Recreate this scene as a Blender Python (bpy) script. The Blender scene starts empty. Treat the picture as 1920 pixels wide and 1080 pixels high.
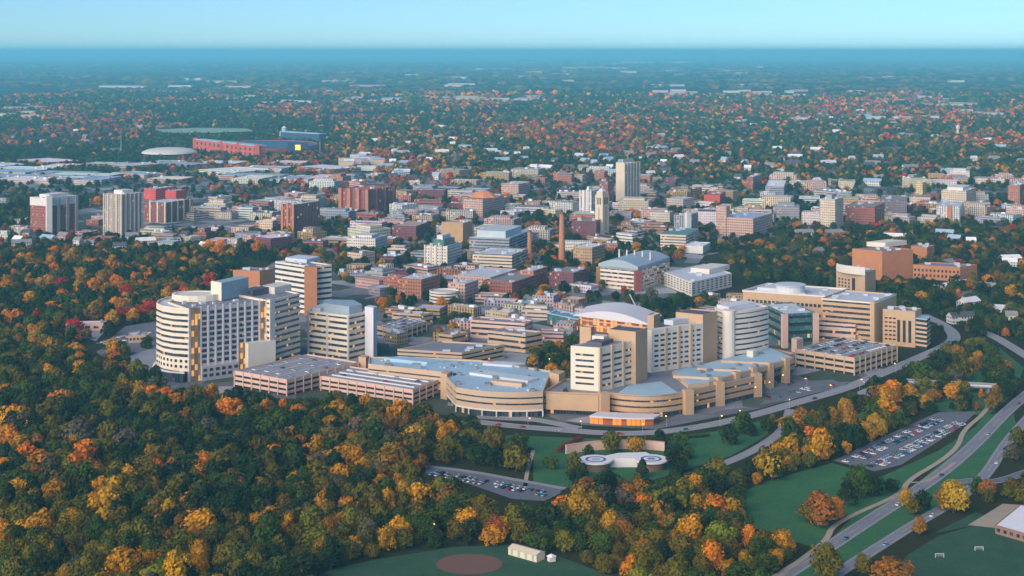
import bpy, math, random
from mathutils import Vector, noise
random.seed(7)
SC = bpy.context.scene
COL = SC.collection
rad = math.radians
# ------------------------------------------------------------------ camera model
F, H, HY = 2820.0, 270.0, 97.0          # focal length in photo pixels, flying height (m), horizon row
def R(px, py, h=0.0):                   # photo pixel -> world XY of a point h metres above the ground
    Y = F * (H - h) / (py - HY)
    return ((px - 960.0) * Y / F, Y)
def PX(x, y, z=0.0):
    return (960.0 + F * x / y, HY + F * (H - z) / y)

cam = bpy.data.cameras.new('camera'); camo = bpy.data.objects.new('camera', cam); COL.objects.link(camo)
camo.location = (0, 0, H); camo.rotation_euler = (rad(90), 0, 0)
cam.sensor_width = 36.0; cam.lens = 36.0 * F / 1920.0
cam.shift_y = -(540.0 - HY) / 1920.0
cam.clip_start = 5; cam.clip_end = 400000
SC.camera = camo

# ------------------------------------------------------------------ light
SUN_EL, SUN_ROT = 24.0, 218.0
W = bpy.data.worlds.new('World'); SC.world = W; W.use_nodes = True
nt = W.node_tree; nt.nodes.clear()
sky = nt.nodes.new('ShaderNodeTexSky'); sky.sky_type = 'NISHITA'; sky.sun_disc = False
sky.sun_elevation = rad(SUN_EL); sky.sun_rotation = rad(SUN_ROT)
sky.air_density = 0.8; sky.dust_density = 0.0; sky.ozone_density = 4.0; sky.altitude = 0
tint = nt.nodes.new('ShaderNodeMix'); tint.data_type = 'RGBA'; tint.blend_type = 'MULTIPLY'
tint.inputs[0].default_value = 1.0; tint.inputs[7].default_value = (0.40, 0.575, 0.75, 1)
bg = nt.nodes.new('ShaderNodeBackground'); bg.inputs[1].default_value = 0.102
out = nt.nodes.new('ShaderNodeOutputWorld')
nt.links.new(sky.outputs[0], tint.inputs[6]); nt.links.new(tint.outputs[2], bg.inputs[0]); nt.links.new(bg.outputs[0], out.inputs[0])
sl = bpy.data.lights.new('sun', 'SUN'); sl.energy = 3.3; sl.angle = rad(65); sl.color = (1.0, 0.84, 0.69)
so = bpy.data.objects.new('sun', sl); COL.objects.link(so)
sd = Vector((math.sin(rad(SUN_ROT)) * math.cos(rad(SUN_EL)), math.cos(rad(SUN_ROT)) * math.cos(rad(SUN_EL)), math.sin(rad(SUN_EL))))
so.rotation_euler = (-sd).to_track_quat('-Z', 'Y').to_euler(); so.location = (-300, 500, 600)
vs = SC.view_settings; vs.view_transform = 'Standard'; vs.look = 'None'; vs.gamma = 1; vs.exposure = 0.85; vs.use_curve_mapping = False
cy = SC.cycles
cy.max_bounces = 4; cy.diffuse_bounces = 2; cy.glossy_bounces = 2; cy.transmission_bounces = 2; cy.volume_bounces = 1; cy.transparent_max_bounces = 4

# ------------------------------------------------------------------ materials
MATS = {}
def lin(c):                              # sRGB 0-255 -> linear
    return tuple(((v / 255.0) / 12.92 if v / 255.0 <= 0.04045 else ((v / 255.0 + 0.055) / 1.055) ** 2.4) for v in c)
def N(nt, t, **kw):
    n = nt.nodes.new(t)
    for k, v in kw.items(): setattr(n, k, v)
    return n
def base_mat(name):
    m = bpy.data.materials.new(name); m.use_nodes = True
    nt = m.node_tree; b = nt.nodes['Principled BSDF']
    MATS[name] = m
    return m, nt, b
def mixc(nt, fac, a, b, blend='MIX'):
    n = N(nt, 'ShaderNodeMix', data_type='RGBA', blend_type=blend)
    for i, v in ((0, fac), (6, a), (7, b)):
        if isinstance(v, (int, float)): n.inputs[i].default_value = v
        elif isinstance(v, tuple): n.inputs[i].default_value = (v[0], v[1], v[2], 1)
        else: nt.links.new(v, n.inputs[i])
    return n.outputs[2]
def math_(nt, op, a, b=None, c=None):
    n = N(nt, 'ShaderNodeMath', operation=op)
    for i, v in enumerate((a, b, c)):
        if v is None: continue
        if isinstance(v, (int, float)): n.inputs[i].default_value = v
        else: nt.links.new(v, n.inputs[i])
    return n.outputs[0]
def noise_(nt, scale, detail=3, vec=None, rough=0.55):
    n = N(nt, 'ShaderNodeTexNoise'); n.inputs['Scale'].default_value = scale; n.inputs['Detail'].default_value = detail
    n.inputs['Roughness'].default_value = rough
    if vec is None:
        tc = N(nt, 'ShaderNodeTexCoord'); vec = tc.outputs['Object']
    nt.links.new(vec, n.inputs['Vector'])
    return n.outputs['Fac']
def ramp(nt, fac, stops):
    r = N(nt, 'ShaderNodeValToRGB'); cr = r.color_ramp
    while len(cr.elements) < len(stops): cr.elements.new(0.5)
    for e, (p, c) in zip(cr.elements, stops): e.position = p; e.color = (c[0], c[1], c[2], 1)
    nt.links.new(fac, r.inputs[0])
    return r.outputs[0]
def solid(name, col, rough=0.75, var=0.25, scale=0.15, metal=0.0):
    """matte paint or masonry with weathering noise"""
    if name in MATS: return MATS[name]
    m, nt, b = base_mat(name)
    f = noise_(nt, scale, 5)
    c = mixc(nt, f, tuple(v * (1 - var) for v in col), tuple(min(1, v * (1 + var)) for v in col))
    nt.links.new(c, b.inputs['Base Color']); b.inputs['Roughness'].default_value = rough; b.inputs['Metallic'].default_value = metal
    return m
def tinted(name, rough=0.8, var=0.2, scale=0.12):
    """colour comes from the object's own colour"""
    if name in MATS: return MATS[name]
    m, nt, b = base_mat(name)
    oi = N(nt, 'ShaderNodeObjectInfo'); f = noise_(nt, scale, 4)
    k = mixc(nt, f, (1 - var,) * 3, (1 + var,) * 3)
    nt.links.new(mixc(nt, 1.0, oi.outputs['Color'], k, 'MULTIPLY'), b.inputs['Base Color']); b.inputs['Roughness'].default_value = rough
    return m
def uv_cells(nt, su, sv):
    uv = N(nt, 'ShaderNodeUVMap'); sep = N(nt, 'ShaderNodeSeparateXYZ'); nt.links.new(uv.outputs[0], sep.inputs[0])
    u = math_(nt, 'DIVIDE', sep.outputs[0], su); v = math_(nt, 'DIVIDE', sep.outputs[1], sv)
    fu, fv = math_(nt, 'FRACT', u), math_(nt, 'FRACT', v)
    cu, cv = math_(nt, 'FLOOR', u), math_(nt, 'FLOOR', v)
    comb = N(nt, 'ShaderNodeCombineXYZ'); nt.links.new(cu, comb.inputs[0]); nt.links.new(cv, comb.inputs[1])
    wn = N(nt, 'ShaderNodeTexWhiteNoise', noise_dimensions='3D'); nt.links.new(comb.outputs[0], wn.inputs[0])
    return fu, fv, wn.outputs[0]
def inside(nt, f, a, b):
    return math_(nt, 'MULTIPLY', math_(nt, 'GREATER_THAN', f, a), math_(nt, 'LESS_THAN', f, b))
def windowed(name, su, sv, ua, ub, va, vb, glass=(0.035, 0.05, 0.075), lit=0.05):
    """wall in the object's colour with far-off window openings set in it"""
    if name in MATS: return MATS[name]
    m, nt, b = base_mat(name)
    oi = N(nt, 'ShaderNodeObjectInfo'); fu, fv, r = uv_cells(nt, su, sv)
    mask = math_(nt, 'MULTIPLY', inside(nt, fu, ua, ub), inside(nt, fv, va, vb))
    k = mixc(nt, noise_(nt, 0.1, 4), (0.8,) * 3, (1.2,) * 3)
    wall = mixc(nt, 1.0, oi.outputs['Color'], k, 'MULTIPLY')
    g = mixc(nt, r, tuple(v * 0.4 for v in glass), tuple(v * 2.2 for v in glass))
    nt.links.new(mixc(nt, mask, wall, g), b.inputs['Base Color'])
    nt.links.new(math_(nt, 'SUBTRACT', 0.8, math_(nt, 'MULTIPLY', mask, 0.6)), b.inputs['Roughness'])
    lt = math_(nt, 'MULTIPLY', mask, math_(nt, 'GREATER_THAN', r, 1 - lit))
    b.inputs['Emission Color'].default_value = (1.0, 0.62, 0.25, 1)
    nt.links.new(math_(nt, 'MULTIPLY', lt, 0.45), b.inputs['Emission Strength'])
    return m
def glazing(name, su=2.4, sv=4.0, dark=(0.012, 0.02, 0.035), pale=(0.09, 0.10, 0.12), lit=0.06, power=0.5, rough=0.22, mull=0.08, hue=(1.0, 0.42, 0.07)):
    """glass with blinds, mullions and a few lit rooms"""
    if name in MATS: return MATS[name]
    m, nt, b = base_mat(name)
    fu, fv, r = uv_cells(nt, su, sv)
    g = mixc(nt, math_(nt, 'POWER', r, 2.0), dark, pale)
    mu = math_(nt, 'LESS_THAN', fu, mull)
    nt.links.new(mixc(nt, mu, g, (0.16, 0.16, 0.17)), b.inputs['Base Color'])
    b.inputs['Roughness'].default_value = rough
    r2 = math_(nt, 'FRACT', math_(nt, 'MULTIPLY', r, 17.3))
    lt = math_(nt, 'MULTIPLY', math_(nt, 'GREATER_THAN', r2, 1 - lit), math_(nt, 'SUBTRACT', 1.0, mu))
    b.inputs['Emission Color'].default_value = (*hue, 1)
    nt.links.new(math_(nt, 'MULTIPLY', lt, power), b.inputs['Emission Strength'])
    return m
def foliage(name, src):
    m, nt, b = base_mat(name)
    if src == 'object':
        c = N(nt, 'ShaderNodeObjectInfo').outputs['Color']
    else:
        a = N(nt, 'ShaderNodeAttribute', attribute_type='INSTANCER', attribute_name='tint'); c = a.outputs['Color']
    f = noise_(nt, 1.5, 3); f2 = noise_(nt, 6.0, 2); f3 = noise_(nt, 1.1, 2)
    c = mixc(nt, math_(nt, 'MULTIPLY', math_(nt, 'SMOOTH_MAX', math_(nt, 'SUBTRACT', f3, .42), 0.0, .05), 1.9), c, (.075, .082, .010))
    k = mixc(nt, f, (0.45, 0.55, 0.6), (1.5, 1.4, 1.2)); k2 = mixc(nt, f2, (0.7,) * 3, (1.3,) * 3)
    cc = mixc(nt, 1.0, mixc(nt, 1.0, c, k, 'MULTIPLY'), k2, 'MULTIPLY')
    nt.links.new(cc, b.inputs['Base Color']); b.inputs['Roughness'].default_value = 0.85
    b.inputs['Specular IOR Level'].default_value = 0.15
    return m
def glow(name, col, power):
    m, nt, b = base_mat(name); b.inputs['Base Color'].default_value = (*col, 1)
    b.inputs['Emission Color'].default_value = (*col, 1); b.inputs['Emission Strength'].default_value = power
    return m

WHITE = solid('white_panel', (0.64, 0.60, 0.52), var=0.08)
COOLW = solid('cool_white_panel', (0.60, 0.60, 0.62), var=0.08)
CREAM = solid('cream_panel', (0.68, 0.61, 0.48), var=0.08)
LILAC = solid('grey_precast', (0.42, 0.40, 0.42), var=0.1)
TAN = solid('tan_brick', (0.48, 0.32, 0.185), var=0.14)
TAN2 = solid('pale_tan_brick', (0.50, 0.37, 0.25), var=0.14)
BRICK = solid('orange_brick', (0.44, 0.18, 0.075), var=0.22)
REDB = solid('red_brick', (0.26, 0.07, 0.06), var=0.2)
PINK = solid('pink_precast', (0.62, 0.42, 0.33), var=0.1)
ROOFB = solid('blue_grey_roof', (0.32, 0.48, 0.58), var=0.25, scale=0.05)
ROOFW = solid('pale_roof', (0.50, 0.55, 0.60), var=0.2, scale=0.06)
ROOFG = solid('grey_roof', (0.20, 0.21, 0.25), var=0.25, scale=0.06)
ROOFD = solid('dark_roof', (0.09, 0.09, 0.11), var=0.3, scale=0.06)
METAL = solid('grey_metal_cladding', (0.30, 0.38, 0.43), rough=0.5, var=0.1)
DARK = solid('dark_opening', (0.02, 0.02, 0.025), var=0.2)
GLASS = glazing('ribbon_glass', lit=0.03)
GLASSW = glazing('warm_glass', lit=0.09, power=0.5)
STAIR = glazing('amber_stair_glass', su=3.0, sv=4.6, dark=(0.22, 0.13, 0.05), pale=(0.40, 0.25, 0.10), lit=0.30, power=0.45, mull=0.22)
LOBBY = glazing('lobby_glass', su=3.4, sv=5.0, hue=(1.0, .26, .02), dark=(0.40, 0.10, 0.02), pale=(0.5, 0.16, 0.04), lit=0.65, power=0.6, mull=0.16)
TEAL = glazing('teal_glass', dark=(0.03, 0.12, 0.12), pale=(0.10, 0.24, 0.24), lit=0.03)
WG = windowed('grid_window_wall', 3.2, 3.8, 0.25, 0.72, 0.30, 0.75)
WB = windowed('band_window_wall', 2.0, 3.9, 0.05, 0.97, 0.38, 0.78)
WS = windowed('stripe_window_wall', 3.6, 3.3, 0.36, 0.82, 0.10, 0.86)
TINT = tinted('tinted_masonry'); ROOFT = tinted('tinted_roof', var=0.3, scale=0.07)
ASPH = solid('asphalt', (0.13, 0.135, 0.16), var=0.25, scale=0.08, rough=0.9)
PALEASPH = solid('pale_concrete_road', (0.26, 0.265, 0.29), var=0.18, scale=0.08, rough=0.9)
MIDASPH = solid('worn_asphalt', (0.19, 0.195, 0.22), var=0.3, scale=0.12, rough=0.9)
PATHM = solid('path_gravel', (0.36, 0.30, 0.23), var=0.15, scale=0.1, rough=0.9)
PAINT = solid('white_road_paint', (0.42, 0.42, 0.43), var=0.25, scale=.4)
BARK = solid('bark', (0.07, 0.055, 0.045), var=0.3, scale=1.0)
def grass_mat(name, a, b_, sc):
    m, nt, b = base_mat(name)
    f = noise_(nt, sc, 6); f2 = noise_(nt, sc * 14, 3)
    c = mixc(nt, f, a, b_); f3 = noise_(nt, sc * 1.7, 5, rough=.7); patch = math_(nt, 'MULTIPLY', math_(nt, 'SMOOTH_MAX', math_(nt, 'SUBTRACT', f3, .52), 0.0, .02), 2.6)
    c = mixc(nt, patch, c, (b_[0] * 1.5, b_[1] * 1.05, b_[2] * .8)); c = mixc(nt, 1.0, c, mixc(nt, f2, (0.6,) * 3, (1.4,) * 3), 'MULTIPLY')
    nt.links.new(c, b.inputs['Base Color']); b.inputs['Roughness'].default_value = 0.95; b.inputs['Specular IOR Level'].default_value = 0.1
    return m
LAWN = grass_mat('meadow_grass', (0.022, 0.105, 0.050), (0.065, 0.165, 0.060), 0.045)
LAWN2 = grass_mat('sports_turf', (0.020, 0.068, 0.042), (0.055, 0.115, 0.062), 0.06)
DIRT = solid('infield_clay', (0.15, 0.075, 0.055), var=0.15, scale=0.05, rough=0.95)

# ------------------------------------------------------------------ mesh helpers
class MB:
    def __init__(s): s.v = []; s.f = []; s.uv = []; s.mi = []
    def quad(s, pts, uvs=None, mi=0):
        i = len(s.v); s.v += [tuple(p) for p in pts]; s.f.append(tuple(range(i, i + len(pts))))
        s.uv.append(uvs or [(0, 0)] * len(pts)); s.mi.append(mi)
    def wall(s, p, q, z0, z1, u0=0.0, mi=0):
        L = math.dist(p, q)
        s.quad([(p[0], p[1], z0), (q[0], q[1], z0), (q[0], q[1], z1), (p[0], p[1], z1)],
               [(u0, z0), (u0 + L, z0), (u0 + L, z1), (u0, z1)], mi)
        return u0 + L
    def prism(s, P, z0, z1, top=True, bottom=False, mi=0):
        u = 0.0
        for i in range(len(P)): u = s.wall(P[i], P[(i + 1) % len(P)], z0, z1, u, mi)
        if top: s.quad([(x, y, z1) for x, y in P], [(x, y) for x, y in P], mi)
        if bottom: s.quad([(x, y, z0) for x, y in reversed(P)], None, mi)
        return s
    def ring(s, P, t, z0, z1, mi=0):
        I = inset(P, t); n = len(P); u = 0.0
        for i in range(n):
            j = (i + 1) % n
            u = s.wall(P[i], P[j], z0, z1, u, mi); s.wall(I[j], I[i], z0, z1, 0, mi)
            s.quad([(*P[i], z1), (*P[j], z1), (*I[j], z1), (*I[i], z1)], None, mi)
            s.quad([(*I[i], z0), (*I[j], z0), (*P[j], z0), (*P[i], z0)], None, mi)
        return s
    def strip(s, P, t, z0, z1, mi=0):       # an open run of wall with thickness t inwards
        I = [inset_open(P, t, i) for i in range(len(P))]
        poly = list(P) + list(reversed(I))
        return s.prism(ccw(poly), z0, z1, True, True, mi)
    def box(s, c, sx, sy, z0, z1, a=0.0, mi=0):
        ca, sa = math.cos(a), math.sin(a)
        P = [(c[0] + x * ca - y * sa, c[1] + x * sa + y * ca) for x, y in ((-sx / 2, -sy / 2), (sx / 2, -sy / 2), (sx / 2, sy / 2), (-sx / 2, sy / 2))]
        return s.prism(P, z0, z1, True, True, mi)
    def tube(s, c, r0, r1, z0, z1, n=10, mi=0):
        a = [(c[0] + r0 * math.cos(k * 2 * math.pi / n), c[1] + r0 * math.sin(k * 2 * math.pi / n)) for k in range(n)]
        b = [(c[0] + r1 * math.cos(k * 2 * math.pi / n), c[1] + r1 * math.sin(k * 2 * math.pi / n)) for k in range(n)]
        for k in range(n):
            j = (k + 1) % n; s.quad([(*a[k], z0), (*a[j], z0), (*b[j], z1), (*b[k], z1)], [(0, z0), (1, z0), (1, z1), (0, z1)], mi)
        s.quad([(*p, z1) for p in b], None, mi)
        return s
    def bar(s, A, B, r, n=6, r2=None, mi=0):
        A, B = Vector(A), Vector(B); d = (B - A).normalized(); x = d.orthogonal().normalized(); y = d.cross(x)
        r2 = r if r2 is None else r2
        a = [A + r * (math.cos(k * 2 * math.pi / n) * x + math.sin(k * 2 * math.pi / n) * y) for k in range(n)]
        b = [B + r2 * (math.cos(k * 2 * math.pi / n) * x + math.sin(k * 2 * math.pi / n) * y) for k in range(n)]
        for k in range(n):
            j = (k + 1) % n; s.quad([a[k], a[j], b[j], b[k]], None, mi)
        s.quad(b, None, mi); s.quad(list(reversed(a)), None, mi)
        return s
    def mesh(s, name, mats, off=(0, 0, 0), smooth=False):
        me = bpy.data.meshes.new(name)
        me.from_pydata([(v[0] - off[0], v[1] - off[1], v[2] - off[2]) for v in s.v], [], s.f)
        ul = me.uv_layers.new(name='UVMap'); k = 0
        flat = []
        for u in s.uv:
            for a in u: flat += [a[0], a[1]]
        ul.data.foreach_set('uv', flat)
        for m in (mats if isinstance(mats, (list, tuple)) else [mats]): me.materials.append(m)
        if any(s.mi): me.polygons.foreach_set('material_index', s.mi)
        if smooth: me.polygons.foreach_set('use_smooth', [True] * len(me.polygons))
        me.update()
        return me
def area(P): return sum(P[i][0] * P[(i + 1) % len(P)][1] - P[(i + 1) % len(P)][0] * P[i][1] for i in range(len(P))) / 2
def ccw(P): return list(P) if area(P) > 0 else list(reversed(P))
def inset(P, t):                            # CCW polygon moved inwards by t
    n = len(P); out = []
    for i in range(n):
        a, b, c = Vector(P[i - 1]), Vector(P[i]), Vector(P[(i + 1) % n])
        d1, d2 = (b - a).normalized(), (c - b).normalized()
        n1, n2 = Vector((-d1.y, d1.x)), Vector((-d2.y, d2.x))
        m = n1 + n2
        if m.length < 1e-4: m = n1.copy()
        m.normalize(); k = t / max(0.35, m.dot(n1))
        out.append((b.x + m.x * k, b.y + m.y * k))
    return out
def inset_open(P, t, i):
    b = Vector(P[i]); ns = []
    if i > 0: d = (b - Vector(P[i - 1])).normalized(); ns.append(Vector((-d.y, d.x)))
    if i < len(P) - 1: d = (Vector(P[i + 1]) - b).normalized(); ns.append(Vector((-d.y, d.x)))
    m = sum(ns, Vector((0, 0))).normalized(); k = t / max(0.35, m.dot(ns[0]))
    return (b.x + m.x * k, b.y + m.y * k)
def arc(A, B, bulge, n=10):                 # points from A to B, bulging by `bulge` metres to the right-hand side of A->B
    A, B = Vector(A), Vector(B); d = B - A; nn = Vector((d.y, -d.x)).normalized()
    return [tuple(A + d * (k / n) + nn * bulge * (1 - (2 * k / n - 1) ** 2)) for k in range(n + 1)]
def inpoly(x, y, P):
    c = False; j = len(P) - 1
    for i in range(len(P)):
        if (P[i][1] > y) != (P[j][1] > y) and x < (P[j][0] - P[i][0]) * (y - P[i][1]) / (P[j][1] - P[i][1]) + P[i][0]: c = not c
        j = i
    return c

def link(name, me, parent=None, loc=(0, 0, 0), rz=0.0, color=None):
    o = bpy.data.objects.new(name, me); COL.objects.link(o)
    o.location = loc; o.rotation_euler = (0, 0, rz)
    if parent is not None: o.parent = parent
    if color is not None: o.color = (*color, 1)
    return o
def tag(o, label=None, cat=None, group=None, kind=None):
    if label: o['label'] = label
    if cat: o['category'] = cat
    if group: o['group'] = group
    if kind: o['kind'] = kind
    return o
FOOT = []                                   # footprints kept clear of trees and of random buildings
LAND = []                                   # landmarks for describing neighbours
class Thing:
    def __init__(s, name, label, cat, loc, group=None, land=None):
        s.o = bpy.data.objects.new(name, None); COL.objects.link(s.o); s.o.location = (loc[0], loc[1], 0)
        s.o.empty_display_size = 2; tag(s.o, label, cat, group); s.loc = (loc[0], loc[1], 0)
        if land: LAND.append((land, loc[0], loc[1]))
    def part(s, name, mb, mat, parent=None, color=None, label=None, smooth=False):
        o = link(name, mb.mesh(name, mat, s.loc, smooth), parent or s.o, color=color)
        if label: o['label'] = label
        return o
    def windows(s, p, q, z0, z1, cols, rows, wf, hf, mat, u0=0.0, u1=1.0, name='window'):
        """one object per window on the face p->q (outside to the right of p->q)"""
        p, q = Vector(p), Vector(q); d = q - p; L = d.length; d.normalize(); nrm = Vector((d.y, -d.x)); a = math.atan2(d.y, d.x)
        cw, ch = L * (u1 - u0) / cols, (z1 - z0) / rows
        me = MB().box((0, 0), cw * wf, 0.5, 0, ch * hf).mesh(name, mat)
        # window glass shades by room, so give each column its own UV shift through a few meshes
        var = []
        for k in range(5):
            m2 = me.copy(); uv = [0.0] * (2 * len(m2.loops)); m2.uv_layers[0].data.foreach_get('uv', uv)
            uv = [v + (k * 37.0 + 1.2) for v in uv]; m2.uv_layers[0].data.foreach_set('uv', uv); var.append(m2)
        for r in range(rows):
            for c in range(cols):
                w = p + d * (L * u0 + cw * (c + 0.5)) + nrm * -0.12
                link(name, random.choice(var), s.o, (w.x - s.loc[0], w.y - s.loc[1], z0 + ch * r + ch * (1 - hf) / 2), a)
def cen(P): return (sum(p[0] for p in P) / len(P), sum(p[1] for p in P) / len(P))
def quad_from(A, B, C):                     # left, near corner, right -> CCW footprint
    D = (A[0] + C[0] - B[0], A[1] + C[1] - B[1])
    return ccw([A, B, C, D])
def sub(P, z_unused=None): return P
def flat_roof(t, P, z1, wallmat, roofmat, par=0.9, color=None, rcolor=None):
    t.roof = t.part('roof', MB().prism(inset(P, 0.35), z1 - par - 0.6, z1 - par), roofmat, color=rcolor)
def walls(t, P, z0, z1, mat, color=None, name='wall'):
    mb = MB(); u = 0.0; I = inset(P, 0.35); n = len(P)
    for i in range(n):
        j = (i + 1) % n
        u = mb.wall(P[i], P[j], z0, z1, u); mb.wall(I[j], I[i], z1 - 1.6, z1)
        mb.quad([(*P[i], z1), (*P[j], z1), (*I[j], z1), (*I[i], z1)])
    return t.part(name, mb, mat, color=color)
def units(t, P, z, n, mat, smin=2.5, smax=7, hmin=1.5, hmax=3.5, color=None, a=0.0):
    """roof plant, each unit its own part"""
    k = 0; tries = 0; xs = [p[0] for p in P]; ys = [p[1] for p in P]; I = inset(P, 2.0); done = []
    while k < n and tries < 60:
        tries += 1; x, y = random.uniform(min(xs), max(xs)), random.uniform(min(ys), max(ys))
        if not inpoly(x, y, I) or any(math.dist((x, y), d) < smax * 1.1 for d in done): continue
        done.append((x, y)); k += 1
        t.part('rooftop_unit', MB().box((x, y), random.uniform(smin, smax), random.uniform(smin, smax), z, z + random.uniform(hmin, hmax), a), mat, getattr(t, 'roof', None), color=color)
def ribbon(t, P, z0, z1, floors, wallmat, glass, roofmat, frac=0.55, par=1.2, name='spandrel_band'):
    """storeys of ribbon glass between wall bands, each band its own part"""
    fh = (z1 - z0) / floors
    t.part('glazing', MB().prism(inset(P, 0.7), z0, z1 - 0.3, False), glass)
    for k in range(floors):
        t.part(name, MB().ring(P, 1.2, z0 + k * fh, z0 + k * fh + fh * frac), wallmat)
    t.part('parapet', MB().ring(P, 1.2, z1 - fh * 0.15, z1 + par), wallmat)
    t.roof = t.part('roof', MB().prism(inset(P, 1.2), z1 - 0.5, z1), roofmat)
def corner_solve(B, xt, d):
    x_ = xt - 960.0
    return (x_ * B[1] - B[0] * F) / (F * d[0] - x_ * d[1])
def block(xL, xB, xR, ytop, ybase, alpha=30.0, dmin=12.0):
    """footprint and height of a right-angled block seen with its near corner at xB"""
    B = R(xB, ybase); h = (ybase - ytop) * B[1] / F; a = rad(alpha)
    dl, dr = (-math.cos(a), math.sin(a)), (math.sin(a), math.cos(a))
    l = corner_solve(B, xL, dl) if xB - xL > 1 else dmin
    r = corner_solve(B, xR, dr) if xR - xB > 1 else dmin
    lim = 1.7 * max(xB - xL, xR - xB) * B[1] / F
    l = min(max(l, dmin) if l > 0 else lim, lim); r = min(max(r, dmin) if r > 0 else lim, lim)
    A = (B[0] + dl[0] * l, B[1] + dl[1] * l); C = (B[0] + dr[0] * r, B[1] + dr[1] * r)
    return quad_from(A, B, C), h

# ================================================================== HOSPITAL
def RR(pts, h): return [R(x, y, h) for x, y in pts]
def along(P, Q, s): return (P[0] + (Q[0] - P[0]) * s, P[1] + (Q[1] - P[1]) * s)
def shift(p, d, k): return (p[0] + d[0] * k, p[1] + d[1] * k)
def nrm(P, Q):                              # outward (right-hand) unit normal of P->Q
    d = (Q[0] - P[0], Q[1] - P[1]); L = math.hypot(*d); return (d[1] / L, -d[0] / L)

# --- curved children's tower with the grid facade
HT = 59.5
P0 = R(354, 580, HT); P2 = R(504, 564, HT); n0 = nrm(P0, P2)
KM = 1.0103
def W_(*pts): return [(x * KM, y * KM) for x, y in pts]
arcp = W_((-284, 1287), (-292, 1274), (-296, 1258), (-294, 1243), (-286, 1230), (-275, 1221)) + [P0]
t = Thing('hospital_tower', 'tall pale hospital tower with a rounded banded end and a grid of square windows', 'hospital', cen([P0, P2]), land='the round-ended hospital tower')
back = [shift(P2, n0, -58), shift(P0, n0, -58)]
main = ccw([P0, P2] + back)
walls(t, main, 0, HT, LILAC); flat_roof(t, main, HT, LILAC, ROOFG); FOOT.append(main)
cur = ccw(arcp + [shift(P0, n0, -40)])
fl = 4.7
t.part('rounded_glazing', MB().prism(inset(cur, 0.7), 0, HT - .5, False), GLASS)
t.part('base_wall', MB().ring(cur, 1.0, 8.5, 20.0), CREAM)
for k in range(8): t.part('spandrel_band', MB().ring(cur, 1.3, 20 + (k + .55) * fl, 20 + (k + 1.0) * fl + .55), CREAM)
t.part('rounded_roof', MB().prism(inset(cur, 1.3), HT - 1, HT - .6), ROOFW); t.part('rounded_parapet', MB().ring(cur, 1.0, HT - 1.2, HT + .8), CREAM)
for a, b in zip(arcp[1:-1], arcp[2:]): t.windows(a, b, 10, 19, 3, 2, .5, .5, GLASSW)
pod = ccw([shift(p, (-.5, -.86), 5) for p in arcp[1:]] + [shift(P0, n0, -20)])
t.part('podium_glazing', MB().prism(inset(pod, .5), 0, 7.5, True), GLASSW); t.part('podium_canopy', MB().ring(pod, 2.2, 7.6, 8.6), COOLW)
# terraced tier above the rounded end
c2 = W_((-266, 1268))[0]; tier = [(c2[0] + 21 * math.cos(a * .35), c2[1] + 15 * math.sin(a * .35)) for a in range(18)]
t.part('upper_tier', MB().prism(tier, HT - .4, HT + 4.2), CREAM); t.part('upper_tier_roof', MB().ring(tier, 3.0, HT + 4.2, HT + 4.9), COOLW)
# amber stair strips, piers, window grid
q = lambda s, o=0: shift(along(P0, P2, s), n0, o)
t.part('stair_glazing', MB().prism(ccw([q(.02, .5), q(.135, .5), q(.135, -2), q(.02, -2)]), 0, HT + .9), STAIR)
t.part('stair_glazing', MB().prism(ccw([q(.885, .4), q(.955, .4), q(.955, -2), q(.885, -2)]), 27.5, HT + .4), STAIR)
t.part('corner_pier', MB().prism(ccw([q(.955, 1.3), q(1.03, 1.3), q(1.03, -4), q(.955, -4)]), 0, HT + 1.2), WHITE)
for k in range(9): s = .145 + k * (.735 / 8); t.part('pier', MB().prism(ccw([q(s - .008, .45), q(s + .008, .45), q(s + .008, -.3), q(s - .008, -.3)]), 12, HT + 1.6), COOLW)
t.windows(P0, P2, 13, 57.5, 8, 10, .60, .60, GLASS, .145, .88)
t.part('lower_wall', MB().prism(ccw([q(.14, 3.2), q(.60, 3.2), q(.60, -1), q(.14, -1)]), 0, 12.0), LILAC)
t.windows(q(.14, 3.3), q(.60, 3.3), 2, 11, 6, 2, .6, .55, GLASSW)
t.part('blank_wall_block', MB().prism(ccw([q(.69, 7), q(1.04, 7), q(1.04, -2), q(.69, -2)]), 0, 27), WHITE)
t.part('stair_glazing', MB().prism(ccw([q(.62, 1), q(.69, 1), q(.69, -1), q(.62, -1)]), 0, 27), STAIR)
ph = quad_from(R(397, 560, HT), R(415, 563, HT), R(466, 551, HT))
t.part('penthouse', MB().prism(ph, HT - .5, 74), METAL); e = ccw([shift(ph[0], (0, 0), 0)] + ph[1:])
A_, B_, C_ = R(397, 560, HT), R(415, 563, HT), R(466, 551, HT)
t.part('penthouse_end_wall', MB().prism(ccw([shift(A_, (-.6, -.5), 1), shift(B_, (-.2, -.6), 1), shift(B_, (.5, -.3), 1), shift(A_, (.5, .8), 1)]), HT - .5, 74.6), CREAM)
t.part('penthouse', MB().prism(quad_from(R(468, 552, HT), R(474, 556, HT), R(510, 549, HT)), HT - .5, 65), ROOFD)
units(t, main, HT - 1, 10, ROOFW, 2, 5, 1.5, 3, a=.62)
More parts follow.
